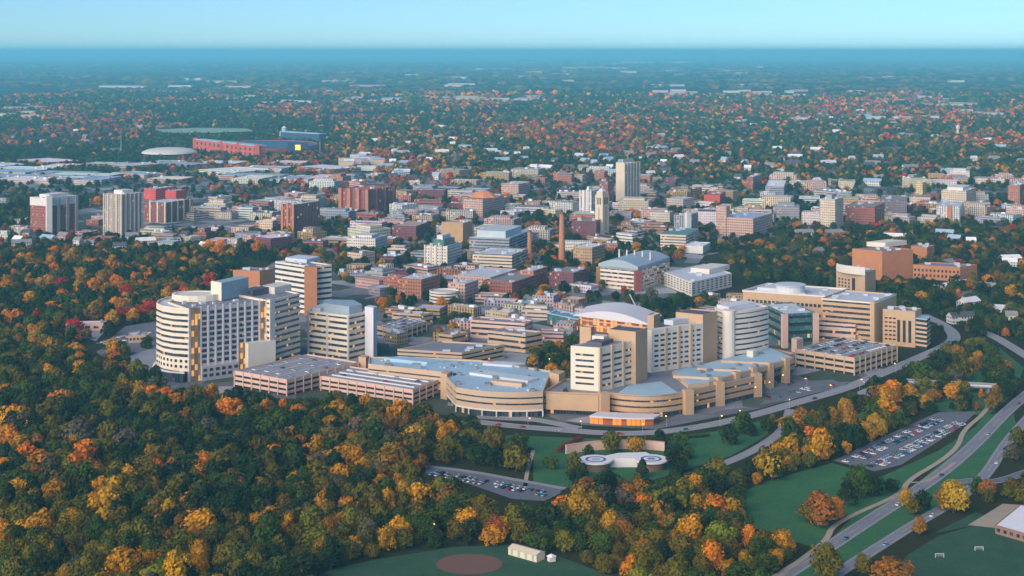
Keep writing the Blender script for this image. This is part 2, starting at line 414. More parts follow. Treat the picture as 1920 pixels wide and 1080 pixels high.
# ribbon wing beside it
Aw, Cw = R(505, 566, HT), R(563, 552, HT)
wing = ccw([Aw, Cw] + W_((-226, 1335), (-243, 1292)))
t2 = Thing('ward_wing', 'cream ward wing striped with long window bands, next to the window-grid facade', 'hospital', cen(wing), land='the striped ward wing')
ribbon(t2, wing, 0, HT, 12, CREAM, GLASSW, ROOFG); FOOT.append(wing)
t2.part('end_pier', MB().prism(ccw([shift(Aw, nrm(Aw, Cw), .8), shift(along(Aw, Cw, .16), nrm(Aw, Cw), .8), along(Aw, Cw, .16), Aw]), 0, HT + 1.5), WHITE)
bx = quad_from(R(492, 548, HT), R(515, 552, HT), R(546, 545, HT)); t2.part('rooftop_plant_room', MB().prism(bx, HT, HT + 6), WHITE)
# lower striped block with the blank end tower
D = ccw(W_((-179, 1316), (-140, 1291), (-127, 1308), (-140, 1352), (-172, 1352)))
t3 = Thing('ward_block', 'lower cream ward block with wrapping window bands and a blank pale end tower', 'hospital', cen(D), land='the ward block with the blank end tower')
ribbon(t3, D, 0, 40, 8, CREAM, GLASSW, ROOFW); FOOT.append(D)
for s in (.02, .48, .98):
    p = along(*W_((-179, 1316), (-140, 1291)), s); t3.part('pier', MB().box(p, 1.6, 1.6, 0, 40.8, .5), WHITE)
T = quad_from(R(684, 575, 46.5), R(700, 577, 46.5), R(707, 574, 46.5)); t3.part('end_tower', MB().prism(T, 0, 46.5), COOLW); FOOT.append(T)
t3.part('penthouse', MB().prism(ccw(W_((-166, 1322), (-141, 1303), (-131, 1314), (-141, 1338), (-166, 1340))), 40, 47), METAL)
t3.part('rooftop_plant_room', MB().prism(ccw(W_((-176, 1322), (-168, 1317), (-160, 1335), (-170, 1342))), 40, 43), ROOFW)

# --- car parks
LOWB = ((128, 618, 'low pinkish flat-roofed building in the trees beyond the tower car park', 'PINK', 40), (262, 640, 'small tan hut-like clinic with a pale roof beside the round-ended tower', 'TAN', 16))
for px_, py_, lab, mt, w_ in LOWB:
    c_ = R(px_ + 40 if w_ > 20 else px_, py_); P = ccw([(c_[0] - w_ / 2, c_[1] - 9), (c_[0] + w_ / 2, c_[1] - 5), (c_[0] + w_ / 2 - 4, c_[1] + 10), (c_[0] - w_ / 2 - 4, c_[1] + 6)]); FOOT.append(P)
    t = Thing('clinic_building', lab, 'building', c_); walls(t, P, 0, 7, PINK if mt == 'PINK' else TAN2); flat_roof(t, P, 7, PINK, ROOFW); units(t, P, 6, 3, ROOFG, 1.5, 3); t.windows(P[0], P[1], 1, 6, 5, 1, .6, .45, GLASS)
DECKS = []
def garage(label, A, B, C, base, wall, land, floors=3, deck=PALEASPH, stairs=True):
    Bg = R(B[0], base); h = (base - B[1]) * Bg[1] / F
    P = quad_from(R(*A, h), R(*B, h), R(*C, h)); t = Thing('parking_structure', label, 'car park', cen(P), land=land)
    FOOT.append(P); fh = h / floors
    t.part('shaded_deck', MB().prism(inset(P, 1.5), 0, h - .6, False), DARK)  # solid core, its near-black colour stands for shade inside the open decks
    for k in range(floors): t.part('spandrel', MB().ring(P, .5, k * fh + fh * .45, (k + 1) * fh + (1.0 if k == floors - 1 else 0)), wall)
    t.part('top_deck', MB().prism(inset(P, .5), h - .6, h), deck)
    a, b, c = R(*A, h), R(*B, h), R(*C, h)
    for p, q_ in ((a, b), (b, c)):
        n_ = max(3, int(math.dist(p, q_) / 9))
        for k in range(n_ + 1):
            w = shift(along(p, q_, k / n_), nrm(p, q_), .15); ang = math.atan2(q_[1] - p[1], q_[0] - p[0])
            t.part('pier', MB().box(w, .9, .9, 0, h + .6, ang), wall)
    D0 = (a[0] + c[0] - b[0], a[1] + c[1] - b[1])
    for k in range(3):
        s = .22 + k * .26; p, q_ = along(a, b, s), along(D0, c, s)
        if math.dist(a, b) > math.dist(b, c): p, q_ = along(along(a, D0, s), along(b, c, s), .05), along(along(a, D0, s), along(b, c, s), .95)
        else: p, q_ = along(p, q_, .05), along(p, q_, .95)
        t.part('ramp_kerb', MB().strip([p, q_], .7, h, h + .9), COOLW)
    DECKS.append((a, b, c, h)); return t, P, h
gA, PA, hA = garage('pink and cream parking structure at the foot of the striped ward wing', (440, 697), (538, 714), (672, 681), 743, PINK, 'the parking structure by the ward wing', 3)
gB, PB, hB = garage('pink parking structure with a tan stair tower, in front of the wide blue roof', (602, 707), (774, 733), (824, 713), 760, PINK, 'the pink parking structure', 3)
tw = quad_from(R(826, 702, 19), R(838, 704, 19), R(848, 698, 19)); gB.part('stair_tower', MB().prism(tw, 0, 20), TAN)
tw2 = quad_from(R(846, 702, 18), R(851, 703, 18), R(856, 700, 18)); gB.part('stair_slit', MB().prism(tw2, 0, 18), DARK); FOOT += [tw, tw2]
tw3 = quad_from(R(672, 671, 16), R(686, 673, 16), R(692, 669, 16)); gA.part('stair_tower', MB().prism(tw3, 0, 17), TAN); FOOT.append(tw3)
gC, PC, hC = garage('tan parking structure crowded with cars on its open roof', (1492, 656), (1602, 673), (1682, 649), 704, TAN2, 'the car-filled rooftop deck', 3)
gD, PD, hD = garage('small open parking deck behind the blank end tower', (706, 612), (745, 622), (800, 604), 640, TAN2, 'the small parking deck', 2)

# --- outpatient building with the wide blue roof and bowed front
h = 17.5
fa = arc(R(855, 728, h), R(1018, 736, h), 9, 12)
tp = fa + RR([(1034, 697), (900, 677), (778, 671), (692, 671), (690, 684), (828, 699)], h); tp = ccw(tp)
t = Thing('outpatient_building', 'wide low tan building with a pale blue roof and a bowed striped front', 'hospital', cen(tp), land='the wide blue roof')
FOOT.append(tp)
t.part('glazing', MB().prism(inset(tp, .6), 0, h - .5, False), GLASS)
for a, b in ((5.2, 8.6), (10.0, 13.2), (14.4, 18.4)): t.part('spandrel_band', MB().ring(tp, 1.0, a, b), TAN2)
t.part('white_canopy_band', MB().ring([shift(p, (0, -1), .5) for p in tp], 1.2, 4.0, 5.2), WHITE)
for k in range(0, 13, 2): t.part('column', MB().tube(shift(fa[k], (0, 1), -1.0), .55, .55, 0, 4.0, 8), WHITE)
t.part('roof', MB().prism(inset(tp, 1.0), h - .9, h - .3), ROOFB); t.roof = t.o.children[-1]
for A, B, C, z in (((880, 702), (990, 718), (1010, 712), 1.6), ((720, 676), (800, 684), (830, 680), 2.2), ((905, 684), (960, 688), (985, 684), 1.4)):
    P = quad_from(R(*A, h), R(*B, h), R(*C, h)); t.part('roof_terrace', MB().prism(P, h - .3, h + z), ROOFW if z < 2 else ROOFB)
P = quad_from(R(920, 720, h), R(978, 726, h), R(985, 723, h)); t.part('clerestory_wall', MB().prism(P, h - .3, h + 2.6), TAN2)
units(t, tp, h - .3, 18, ROOFG, 2, 6, 1.2, 2.6); units(t, tp, h - .3, 26, ROOFW, .8, 1.8, .6, 1.4)
b = quad_from(R(1030, 698, 22), R(1048, 702, 22), R(1060, 696, 22)); t.part('stair_tower', MB().prism(b, 0, 22), TAN); FOOT.append(b)

# --- inpatient towers on their terraced podium
h = 15.5
pod_arc = arc(R(1143, 738, h), R(1284, 736, h), 11, 12)
pod = ccw(RR([(1018, 736)], h) + RR([(1128, 740)], h) + pod_arc + RR([(1424, 706), (1420, 690), (1490, 664), (1440, 652), (1215, 690), (1060, 712)], h))
t = Thing('hospital_podium', 'terraced tan podium with a bowed striped front under the white towers', 'hospital', cen(pod), land='the terraced podium')
FOOT.append(pod)
t.part('glazing', MB().prism(inset(pod, .6), 0, h - .6, False), GLASS)
for a, b in ((3.4, 6.6), (8.0, 11.0), (12.4, 16.4)): t.part('spandrel_band', MB().ring(pod, 1.0, a, b), TAN)
t.part('roof', MB().prism(inset(pod, 1.0), h - .9, h - .4), ROOFG)
t.part('roof_terrace', MB().prism(ccw(pod_arc[1:-1] + RR([(1240, 716), (1180, 722)], h)), h - .4, h + .3), ROOFB)
f1 = R(1024, 738, h); f2 = R(1122, 742, h)
t.part('blank_wall', MB().strip([shift(f1, (0, -1), 1), shift(f2, (0, -1), 1)], 1.2, 4, h + .4), TAN)
for xx, yy in ((1132, 742), (1290, 737), (1348, 722), (1418, 706)):
    c = R(xx, yy, h); t.part('stair_pier', MB().box(c, 7, 6, 0, h + 2.6, .35), TAN); 
terr = ccw(RR([(1290, 720), (1330, 716), (1488, 671), (1445, 652), (1260, 696)], 18.5)); t.part('upper_terrace', MB().prism(terr, h - 1, 18.5), TAN2); t.part('upper_terrace_roof', MB().prism(inset(terr, 1.4), 18.5, 18.9), ROOFB)
for k in range(5):
    c = along(R(1330, 716, 18.5), R(1488, 671, 18.5), .1 + k * .2); t.part('stair_pier', MB().box(c, 5, 5, 0, 20.5, .6), TAN)
for y0 in (708, 694, 680): t.part('terrace_wall', MB().strip(RR([(1262 + (708 - y0) * 3.2, y0 - 4), (1330 + (708 - y0) * 4.2, y0)], 20.5), 1.2, 18.5, 20.6), TAN2)
units(t, terr, 18.9, 9, ROOFG, 2, 5, 1.2, 2.4, a=.5)
can = arc(R(1105, 782, 5), R(1226, 786, 5), 3, 8)
t.part('entrance_canopy', MB().prism(ccw(can + RR([(1240, 779), (1120, 775)], 5)), 5.0, 6.1, True, True), COOLW)
t.part('entrance_glazing', MB().prism(ccw([shift(p, (0, 1), 2) for p in can] + RR([(1225, 775), (1120, 772)], 5)), 0, 5.0, False), LOBBY)
# white towers and tan cores
def tower(name, label, A, B, C, z, z0, land, wallm, wins=(), piers=(), pier_m=None, roofm=ROOFG, floors=6, style='strip', cat='hospital', frac=.55):
    a, b, c = R(*A, z), R(*B, z), R(*C, z); P = quad_from(a, b, c); t = Thing(name, label, cat, cen(P), land=land)
    FOOT.append(P)
    if style == 'ribbon': ribbon(t, P, z0, z, floors, wallm, GLASS, roofm, frac)
    else:
        walls(t, P, z0, z, wallm); flat_roof(t, P, z, wallm, roofm)
    for (p, q_, zz0, zz1, cols, rows, wf, hf, u0, u1) in wins:
        t.windows({'a': a, 'b': b, 'c': c}[p], {'a': a, 'b': b, 'c': c}[q_], zz0, zz1, cols, rows, wf, hf, GLASS, u0, u1)
    for s in piers:
        w = shift(along(b, c, s), nrm(b, c), .2); t.part('pier', MB().box(w, 2.4, 1.6, z0, z + .4, math.atan2(c[1] - b[1], c[0] - b[0])), pier_m or TAN2)
    return t, P
k1, KP1 = tower('inpatient_tower', 'white corner tower with long dark window slots, standing over the bowed front', (1070, 648), (1125, 652), (1190, 638), 48, 14.8, 'the white corner tower', CREAM,
    [('a', 'b', 18, 44, 1, 6, .98, .34, .16, .80), ('b', 'c', 17, 44, 3, 6, .72, .36, .02, .98)], (.0, .34, .67, 1.0), roofm=ROOFG)
k1.part('rooftop_plant_room', MB().prism(quad_from(R(1100, 645, 48), R(1128, 647, 48), R(1150, 640, 48)), 47, 50), ROOFD)
k1.part('rooftop_plant_room', MB().prism(quad_from(R(1110, 634, 50), R(1132, 636, 50), R(1140, 633, 50)), 47, 52), WHITE)
k2, KP2 = tower('lift_core', 'windowless tan core tower between two white ward towers, its top stretching sideways', (1141, 617), (1192, 622), (1214, 614), 55.5, 0, 'the sideways-topped tan core', TAN, roofm=ROOFD)
k2b, _ = tower('lift_core', 'slim tan shaft rising behind the white corner tower', (1087, 612), (1108, 614), (1114, 611), 52, 0, 'the slim tan shaft', TAN, roofm=ROOFD)
k3, _ = tower('inpatient_tower', 'white middle ward tower of short window slots between tan piers', (1212, 617), (1222, 619), (1318, 606), 49, 14.8, 'the middle ward tower', WHITE,
    [('b', 'c', 18, 46, 8, 7, .66, .40, .03, .97)], (.27, .52, .76), roofm=ROOFW)
k3.part('rooftop_plant_room', MB().prism(quad_from(R(1245, 606, 49), R(1262, 608, 49), R(1300, 602, 49)), 48, 52), ROOFW)
k4, _ = tower('lift_core', 'L-topped tan core tower beside the ribbed white tower', (1267, 585), (1318, 590), (1345, 583), 56, 0, 'the L-topped tan core', TAN, roofm=ROOFD)
ZR = 53.5; a, b, c = R(1340, 580, ZR), R(1366, 588, ZR), R(1441, 577, ZR); D_ = (a[0] + c[0] - b[0], a[1] + c[1] - b[1])
P = ccw(arc(a, b, 1.2, 3)[:-1] + arc(b, c, 3.5, 8) + [D_]); FOOT.append(P)
k5 = Thing('ribbed_tower', 'bright white tower with a bowed front of tight window ribs and a plain rounded corner', 'hospital', cen(P), land='the ribbed white tower')
ribbon(k5, P, 14.8, ZR, 9, WHITE, GLASS, ROOFW, .66)
k5.part('corner_shaft', MB().tube(shift(b, (.2, 1), 3.2), 5.4, 5.4, 14.8, ZR + 2.5, 16), WHITE)
k5.part('penthouse', MB().prism(quad_from(R(1344, 573, ZR + 3), R(1366, 578, ZR + 3), R(1418, 569, ZR + 3)), ZR - .6, ZR + 4), COOLW)
k5.part('low_block', MB().prism(quad_from(R(1400, 668, 19), R(1412, 670, 19), R(1420, 667, 19)), 12, 24), WHITE)
k6, _ = tower('inpatient_tower', 'low square tan shaft with a small lit top, behind the middle ward tower', (1214, 590), (1226, 592), (1238, 587), 40, 0, 'the low square tan shaft', TAN, roofm=ROOFW)

# --- research and cancer buildings beyond
def hosp(name, label, A, B, C, base, wallm, roofm, land, style='plain', floors=4, cat='hospital building', color=None, gl=GLASS, nun=4):
    Bg = R(B[0], base); h = (base - B[1]) * Bg[1] / F; a, b, c = R(*A, h), R(*B, h), R(*C, h); P = quad_from(a, b, c)
    t = Thing(name, label, cat, cen(P), land=land); FOOT.append(P)
    if style == 'ribbon': ribbon(t, P, 0, h, floors, wallm, gl, roofm)
    else: walls(t, P, 0, h, wallm, color=color); flat_roof(t, P, h, wallm, roofm)
    units(t, P, h - 1, nun, ROOFW)
    return t, P, h, a, b, c
t, P, h, a, b, c = hosp('research_building', 'dark glass block framed by tall pinkish piers, beside the ribbed white tower', (1430, 571), (1471, 591), (1529, 588), 652, TEAL, ROOFW, 'the pier-framed dark block', 'ribbon', 4, gl=DARK)
for pt in (b, c): t.part('pier', MB().box(pt, 5, 5, 0, h + 1, .2), PINK)
t.part('front_block', MB().prism(quad_from(R(1484, 634, 12), R(1494, 637, 12), R(1506, 634, 12)), 0, 12), PINK)
t, P, h, a, b, c = hosp('cancer_centre', 'long tan building with a broad white flat roof and a low roof drum', (1393, 546), (1548, 557), (1590, 543), 628, TAN, ROOFW, 'the long white-roofed tan building', 'plain', nun=14)
t.windows(a, b, 3, h - 4, 18, 3, .7, .3, GLASS, .05, .95); t.part('cornice', MB().ring(inset(P, -.5), 1.4, h - .4, h + 1.2), WHITE)
dr = R(1482, 540, h + 4); t.part('roof_drum', MB().tube(dr, 14, 14, h - 1, h + 7, 24), COOLW); t.part('roof_drum_cap', MB().tube(dr, 15, 15, h + 7, h + 7.8, 24), ROOFW)
t.part('rooftop_plant_room', MB().prism(quad_from(R(1420, 546, h), R(1470, 550, h), R(1500, 543, h)), h - 1, h + 4), ROOFW)
t, P, h, a, b, c = hosp('cancer_centre', 'tan end block with fine horizontal window ribs and a white roof edge', (1541, 561), (1640, 569), (1680, 553), 648, TAN, ROOFW, 'the ribbed tan end block', 'ribbon', 8, nun=6)
t.part('end_wall', MB().prism(ccw([shift(b, nrm(b, c), .4), shift(c, nrm(b, c), .4), c, b]), 0, h + .6), TAN)
t.part('cornice', MB().ring(inset(P, -.5), 1.4, h - .4, h + 1.2), WHITE)
t.part('end_pier', MB().prism(ccw([shift(along(a, b, .92), nrm(a, b), 1.5), shift(b, nrm(a, b), 1.5), b, along(a, b, .92)]), 0, h + 2), TAN)
t, P, h, a, b, c = hosp('medical_building', 'tan building topped by a curved white screen wall', (1568, 503), (1622, 511), (1642, 505), 563, TAN, ROOFG, 'the white-screened tan building')
sc = arc(a, b, 5, 8); t.part('screen_wall', MB().strip(sc, 1, h - 3, h + 5.5), WHITE); t.windows(a, b, 3, h - 9, 4, 5, .5, .6, GLASS, .05, .5)
t.part('tall_slot_glazing', MB().prism(ccw([shift(along(a, b, .55), nrm(a, b), .15), shift(along(a, b, .66), nrm(a, b), .15), along(a, b, .66), along(a, b, .55)]), 3, h - 8), DARK)
t, P, h, a, b, c = hosp('medical_building', 'tan building with tall vertical slots and jutting dark balconies by the tree-lined bend', (1655, 579), (1716, 584), (1728, 578), 652, TAN, ROOFG, 'the slotted tan building')
for k in range(3):
    s = .45 + k * .17; t.part('tall_slot_glazing', MB().prism(ccw([shift(along(a, b, s), nrm(a, b), .15), shift(along(a, b, s + .09), nrm(a, b), .15), along(a, b, s + .09), along(a, b, s)]), 4, h - 9), DARK)
t.windows(a, b, 4, h - 6, 3, 6, .7, .4, GLASS, .05, .42)
ext = quad_from(R(1716, 596, h - 6), R(1738, 599, h - 6), R(1745, 593, h - 6)); FOOT.append(ext)
t.part('side_wing_glazing', MB().prism(inset(ext, .6), 0, h - 7, False), DARK)
for k in range(6): t.part('balcony_band', MB().ring(ext, 1, 2 + k * 4, 3.8 + k * 4), TAN2)
t.part('side_wing_roof', MB().prism(ext, h - 6.8, h - 6), ROOFB)
hosp('medical_building', 'low tan link block behind the car-filled rooftop deck', (1606, 616), (1676, 619), (1690, 612), 642, TAN, ROOFG, 'the tan link block', 'ribbon', 2)
t, P, h, a, b, c = hosp('medical_building', 'pinkish low block with lit windows tucked behind the tan parking roof', (1530, 606), (1604, 611), (1615, 604), 646, PINK, ROOFG, None, 'ribbon', 3, gl=GLASSW)
t, P, h, a, b, c = hosp('brick_hall', 'massive windowless orange brick hall with a pale roof edge', (1598, 466), (1654, 471), (1712, 467), 526, BRICK, ROOFG, 'the massive orange brick hall')
t.part('roof_screen', MB().prism(quad_from(R(1625, 461, h), R(1660, 463, h), R(1700, 458, h)), h - .5, h + 5), CREAM)
hosp('brick_hall', 'smaller orange brick block joined behind the massive brick hall', (1708, 460), (1738, 464), (1752, 460), 492, BRICK, ROOFG, None)
t, P, h, a, b, c = hosp('school_building', 'long low orange brick building with pink-lit roof edge next to the brick hall', (1712, 496), (1800, 501), (1832, 496), 528, BRICK, ROOFG, 'the long low orange brick building')
t.windows(a, b, 2, h - 3, 12, 2, .5, .5, GLASS)
# tan clinic cluster behind the blue roof
for lab, A, B, C, base, wm, rm, fl_, ln in (
    ('pinkish tan clinic building with a long pale roof, behind the wide blue roof', (882, 602), (984, 609), (1000, 602), 640, PINK, ROOFG, 3, 'the pinkish clinic'),
    ('tan clinic with stepped window bands just behind the wide blue roof', (745, 657), (866, 664), (946, 648), 690, TAN2, ROOFG, 3, 'the stepped tan clinic'),
    ('lit tan clinic block with dark roof openings near the autumn courtyard tree', (914, 622), (985, 630), (1018, 624), 662, TAN2, ROOFG, 3, 'the lit tan clinic'),
    ('small square cream clinic with a flat tan roof beside the parking deck', (822, 628), (848, 631), (878, 625), 655, TAN, ROOFG, 2, None),
    ('low tan utility building with a vaulted roof behind the blank end tower', (735, 588), (790, 592), (812, 588), 612, TAN2, ROOFG, 2, None)):
    t, P, h, a, b, c = hosp('clinic_building', lab, A, B, C, base, wm, rm, ln, 'ribbon', fl_)
rc = R(832, 575, 0); hr = 14
ra = ccw([(rc[0] + 16 * math.cos(k * math.pi / 9), rc[1] + 14 + 14 * math.sin(k * math.pi / 9)) for k in range(18)])
t = Thing('rotunda', 'small round cream building with dark window rings among dark trees', 'building', cen(ra), land='the small round cream building'); FOOT.append(ra)
ribbon(t, ra, 0, hr, 4, CREAM, GLASS, ROOFW)
# field house with the white arched roof and orange glazed front
A, B, C = R(1085, 590, 14), R(1215, 606, 14), R(1232, 590, 14)
P = quad_from(A, B, C); FOOT.append(P); t = Thing('arched_pavilion', 'glowing orange glass pavilion under a white arched roof', 'pavilion', cen(P), land='the orange glass pavilion')
t.part('glazing', MB().prism(P, 0, 13.5, False), glazing('orange_glass', 4, 6, (.35, .07, .02), (.55, .20, .06), .45, .55, mull=.18))
for zz in (4, 9): t.part('spandrel_band', MB().ring(inset(P, -.3), .8, zz, zz + 1), PINK)
mb = MB(); Dd = (A[0] + C[0] - B[0], A[1] + C[1] - B[1]); n_ = 14; o = 3
ov = [shift(along(A, B, -.06), nrm(A, B), o), shift(along(A, B, 1.05), nrm(A, B), o), shift(along(Dd, C, 1.05), nrm(A, B), -o), shift(along(Dd, C, -.06), nrm(A, B), -o)]
for k in range(n_):
    z_ = lambda s: 13.6 + 7.5 * math.sin(math.pi * s)
    s0, s1 = k / n_, (k + 1) / n_; p0, p1 = along(ov[0], ov[1], s0), along(ov[0], ov[1], s1); r0, r1 = along(ov[3], ov[2], s0), along(ov[3], ov[2], s1)
    mb.quad([(*p0, z_(s0)), (*p1, z_(s1)), (*r1, z_(s1)), (*r0, z_(s0))]); mb.quad([(*p0, z_(s0) - 1), (*p1, z_(s1) - 1), (*p1, z_(s1)), (*p0, z_(s0))])
    mb.quad([(*r0, z_(s0) - 1), (*r1, z_(s1) - 1), (*p1, z_(s1) - 1), (*p0, z_(s0) - 1)])
    mb.quad([(*p0, 13), (*p1, 13), (*p1, z_(s1) - .9), (*p0, z_(s0) - .9)], None, 0)
t.part('arched_roof', mb, COOLW)
sd_ = quad_from(R(1026, 588, 10), R(1084, 600, 10), R(1100, 592, 10)); FOOT.append(sd_); t.part('side_wing', MB().prism(sd_, 0, 10), TEAL); t.part('side_wing_roof', MB().ring(sd_, 3, 10, 10.6), ROOFB)
# white perforated building
t, P, h, a, b, c = hosp('perforated_building', 'white building with rows of small square holes and a stepped roof', (1246, 510), (1297, 529), (1372, 512), 556, WHITE, ROOFW, 'the white perforated building', cat='building', nun=5)
t.windows(a, b, 2, h - 1, 9, 5, .45, .45, GLASS); t.windows(b, c, 2, h - 1, 9, 5, .45, .45, GLASS)
t.part('upper_storey', MB().prism(quad_from(R(1295, 510, h), R(1330, 513, h), R(1368, 504, h)), h - .6, h + 5), WHITE)
# glass laboratory with vaulted metal roof
t, P, h, a, b, c = hosp('laboratory', 'glass and terracotta laboratory with a grey vaulted metal roof and amber lit floors', (1122, 500), (1196, 507), (1256, 488), 546, WHITE, METAL, 'the vaulted laboratory', 'ribbon', 5, cat='laboratory', gl=glazing('amber_lab_glass', lit=.3, power=.4))
t.part('terracotta_fin', MB().box(shift(b, (0, -1), .8), 8, 5, 0, h, .3), REDB); t.part('timber_fin', MB().box(a, 4, 4, 0, h, .3), solid('ochre_timber', (.35, .2, .06)))
mb = MB(); D_ = (a[0] + c[0] - b[0], a[1] + c[1] - b[1])
for k in range(8):
    z_ = lambda s: h + 1 + 9 * math.sin(math.pi * (.1 + .8 * s)); s0, s1 = k / 8, (k + 1) / 8
    p0, p1, r0, r1 = along(a, b, s0), along(a, b, s1), along(D_, c, s0), along(D_, c, s1)
    mb.quad([(*p0, z_(s0)), (*p1, z_(s1)), (*r1, z_(s1)), (*r0, z_(s0))]); mb.quad([(*p0, h - 1), (*p1, h - 1), (*p1, z_(s1)), (*p0, z_(s0))]); mb.quad([(*r1, h - 1), (*r0, h - 1), (*r0, z_(s0)), (*r1, z_(s1))])
mb.quad([(*b, h - 1), (*c, h - 1), (*c, z_(1)), (*b, z_(1))]); mb.quad([(*D_, h - 1), (*a, h - 1), (*a, z_(0)), (*D_, z_(0))])
t.part('vaulted_roof', mb, METAL)
for k in range(5): p = along(along(a, D_, .5), along(b, c, .5), .1 + k * .2); t.part('exhaust_stack', MB().tube(p, 1.1, .9, h + 4, h + 15, 8), WHITE)
# striped building with the orange brick core
t, P, h, a, b, c = hosp('striped_office', 'white striped office block with an orange brick corner core', (516, 492), (583, 502), (622, 498), 590, WHITE, ROOFG, 'the brick-cornered striped block', 'ribbon', 9, cat='office block', nun=5)
t.part('corner_core', MB().box(shift(b, (-.3, -.7), .5), 13, 10, 0, h + 1.5, .12), BRICK)
t.part('rooftop_plant_room', MB().prism(quad_from(R(535, 490, h), R(575, 494, h), R(600, 488, h)), h, h + 4), ROOFW)
hosp('brick_annex', 'low orange brick annex behind the round-ended tower', (437, 506), (487, 508), (514, 503), 545, BRICK, ROOFG, 'the orange brick annex', cat='building')

# ================================================================== TOWN
C_RED, C_BRK, C_PNK, C_CRM, C_CON, C_WHT, C_GRY, C_TAN, C_DRK, C_MAR, C_BLU = (.31, .095, .065), (.42, .16, .085), (.52, .33, .26), (.60, .50, .36), (.46, .41, .35), (.62, .60, .56), (.30, .31, .34), (.42, .27, .13), (.10, .10, .12), (.17, .05, .06), (.34, .45, .54)
RF = {'pale': (.50, .54, .58), 'white': (.72, .73, .74), 'blue': (.30, .43, .54), 'grey': (.23, .22, .22), 'dark': (.08, .08, .10), 'tan': (.42, .32, .22), 'red': (.40, .10, .06), 'green': (.08, .26, .26)}
def town(name, xL, xB, xR, yt, yb, al, mat, col, rf, label, cat, land=None, nun=3, ph=True):
    P, h = block(xL, xB, xR, yt, yb, al); FOOT.append(P); t = Thing(name, label, cat, cen(P), land=land)
    walls(t, P, 0, h, mat, color=col); flat_roof(t, P, h, mat, ROOFT, rcolor=RF[rf], color=col); units(t, P, h - 1, nun, ROOFT, color=RF['pale'], a=rad(al))
    return t, P, h
def fins(t, p, q_, h, n_, w, d, mat, color=None, z0=0):
    for k in range(n_ + 1):
        c_ = shift(along(p, q_, k / n_), nrm(p, q_), d * .3); t.part('pier', MB().box(c_, w, d, z0, h + .8, math.atan2(q_[1] - p[1], q_[0] - p[0])), mat, color=color)
def faces(P):                               # (left face, right face) as outward p->q pairs: the near corner is the point with least Y
    k = min(range(len(P)), key=lambda i: P[i][1]); n_ = len(P); return (P[k - 1], P[k]), (P[k], P[(k + 1) % n_])
t, P, h = town('apartment_tower', 57, 92, 143, 374, 441, 30, WG, C_RED, 'white', 'red brick tower with white corner shaft and white top storey, farthest out beside the woods', 'tower', 'the white-cornered brick tower')
lf, rf_ = faces(P); t.part('corner_shaft', MB().box(shift(lf[1], (0, -1), .4), 8, 8, 0, h + 5, .5), TINT, color=C_WHT); fins(t, *rf_, h, 3, 5, 2, TINT, C_CON)
t.part('top_storey', MB().ring(inset(P, -.5), 1.4, h - 10, h + 2), TINT, color=C_WHT); t.part('penthouse', MB().prism(inset(P, 9), h - 1, h + 6), TINT, color=C_WHT)
t, P, h = town('apartment_tower', 195, 228, 268, 365, 445, 35, WS, C_CON, 'pale', 'square concrete tower with fine vertical ribs, painted paler on its sunlit side', 'tower', 'the ribbed concrete tower')
lf, rf_ = faces(P); fins(t, *lf, h, 4, 1.6, 1.6, TINT, C_CRM); fins(t, *rf_, h, 5, 1.6, 1.6, TINT, C_CON); t.part('penthouse', MB().prism(inset(P, 10), h - 1, h + 5), TINT, color=C_WHT)  # ribs of the sunward face are cream: sunlight put into their colour
t, P, h = town('dormitory', 268, 310, 356, 380, 418, 25, WS, C_RED, 'pale', 'low wide red brick dormitory with pale piers beside the ribbed concrete tower', 'building', 'the piered dormitory'); lf, rf_ = faces(P); fins(t, *rf_, h, 4, 3, 1.5, TINT, C_CRM); fins(t, *lf, h, 3, 3, 1.5, TINT, C_CRM)
town('red_hall', 270, 292, 330, 354, 385, 30, WG, (.60, .08, .05), 'blue', 'bright red building behind the piered dormitory', 'building', None)
t, P, h = town('red_hall', 310, 330, 350, 358, 388, 30, TINT, (.50, .06, .05), 'red', 'small bright red hall with a red hipped roof behind the piered dormitory', 'building')
t, P, h = town('dormitory', 530, 550, 600, 384, 440, 30, WS, C_RED, 'blue', 'dark red brick slab with a bluish roof and vertical strips', 'building', 'the dark brick slab'); lf, rf_ = faces(P); fins(t, *lf, h, 2, 4, 2, TINT, C_BRK)
t, P, h = town('dormitory', 640, 690, 738, 356, 404, 32, WS, C_RED, 'red', 'big red brick hall with projecting stair bays and a reddish roof', 'building', 'the big bayed brick hall'); lf, rf_ = faces(P); fins(t, *lf, h, 3, 6, 5, TINT, C_BRK); fins(t, *rf_, h, 3, 5, 4, TINT, C_MAR)
t, P, h = town('campus_building', 868, 905, 960, 374, 408, 25, WG, C_PNK, 'tan', 'salmon building with an orange hipped roof in the town centre', 'building', 'the orange-roofed salmon building'); t.part('hipped_roof', MB().tube(cen(P), 26, 8, h, h + 10, 8), ROOFT, color=(.62, .24, .10))
t, P, h = town('office_tower', 1155, 1171, 1204, 307, 382, 35, WS, C_CON, 'pale', 'tallest slab tower in the town, with a paler tone put on its sunlit side', 'tower', 'the tallest slab tower'); lf, rf_ = faces(P); t.part('blank_wall', MB().prism(ccw([shift(lf[0], nrm(*lf), .5), shift(lf[1], nrm(*lf), .5), lf[1], lf[0]]), 0, h + 2), TINT, color=C_CRM)  # blank wall on the sunward face, its cream carries the sunlight as colour
fins(t, *rf_, h, 5, 1.5, 1.5, TINT, C_CON); t.part('penthouse', MB().prism(inset(P, 8), h - 1, h + 7), TINT, color=C_CON); t.part('antenna', MB().tube(cen(P), .8, .3, h + 6, h + 16, 6), TINT, color=C_GRY)
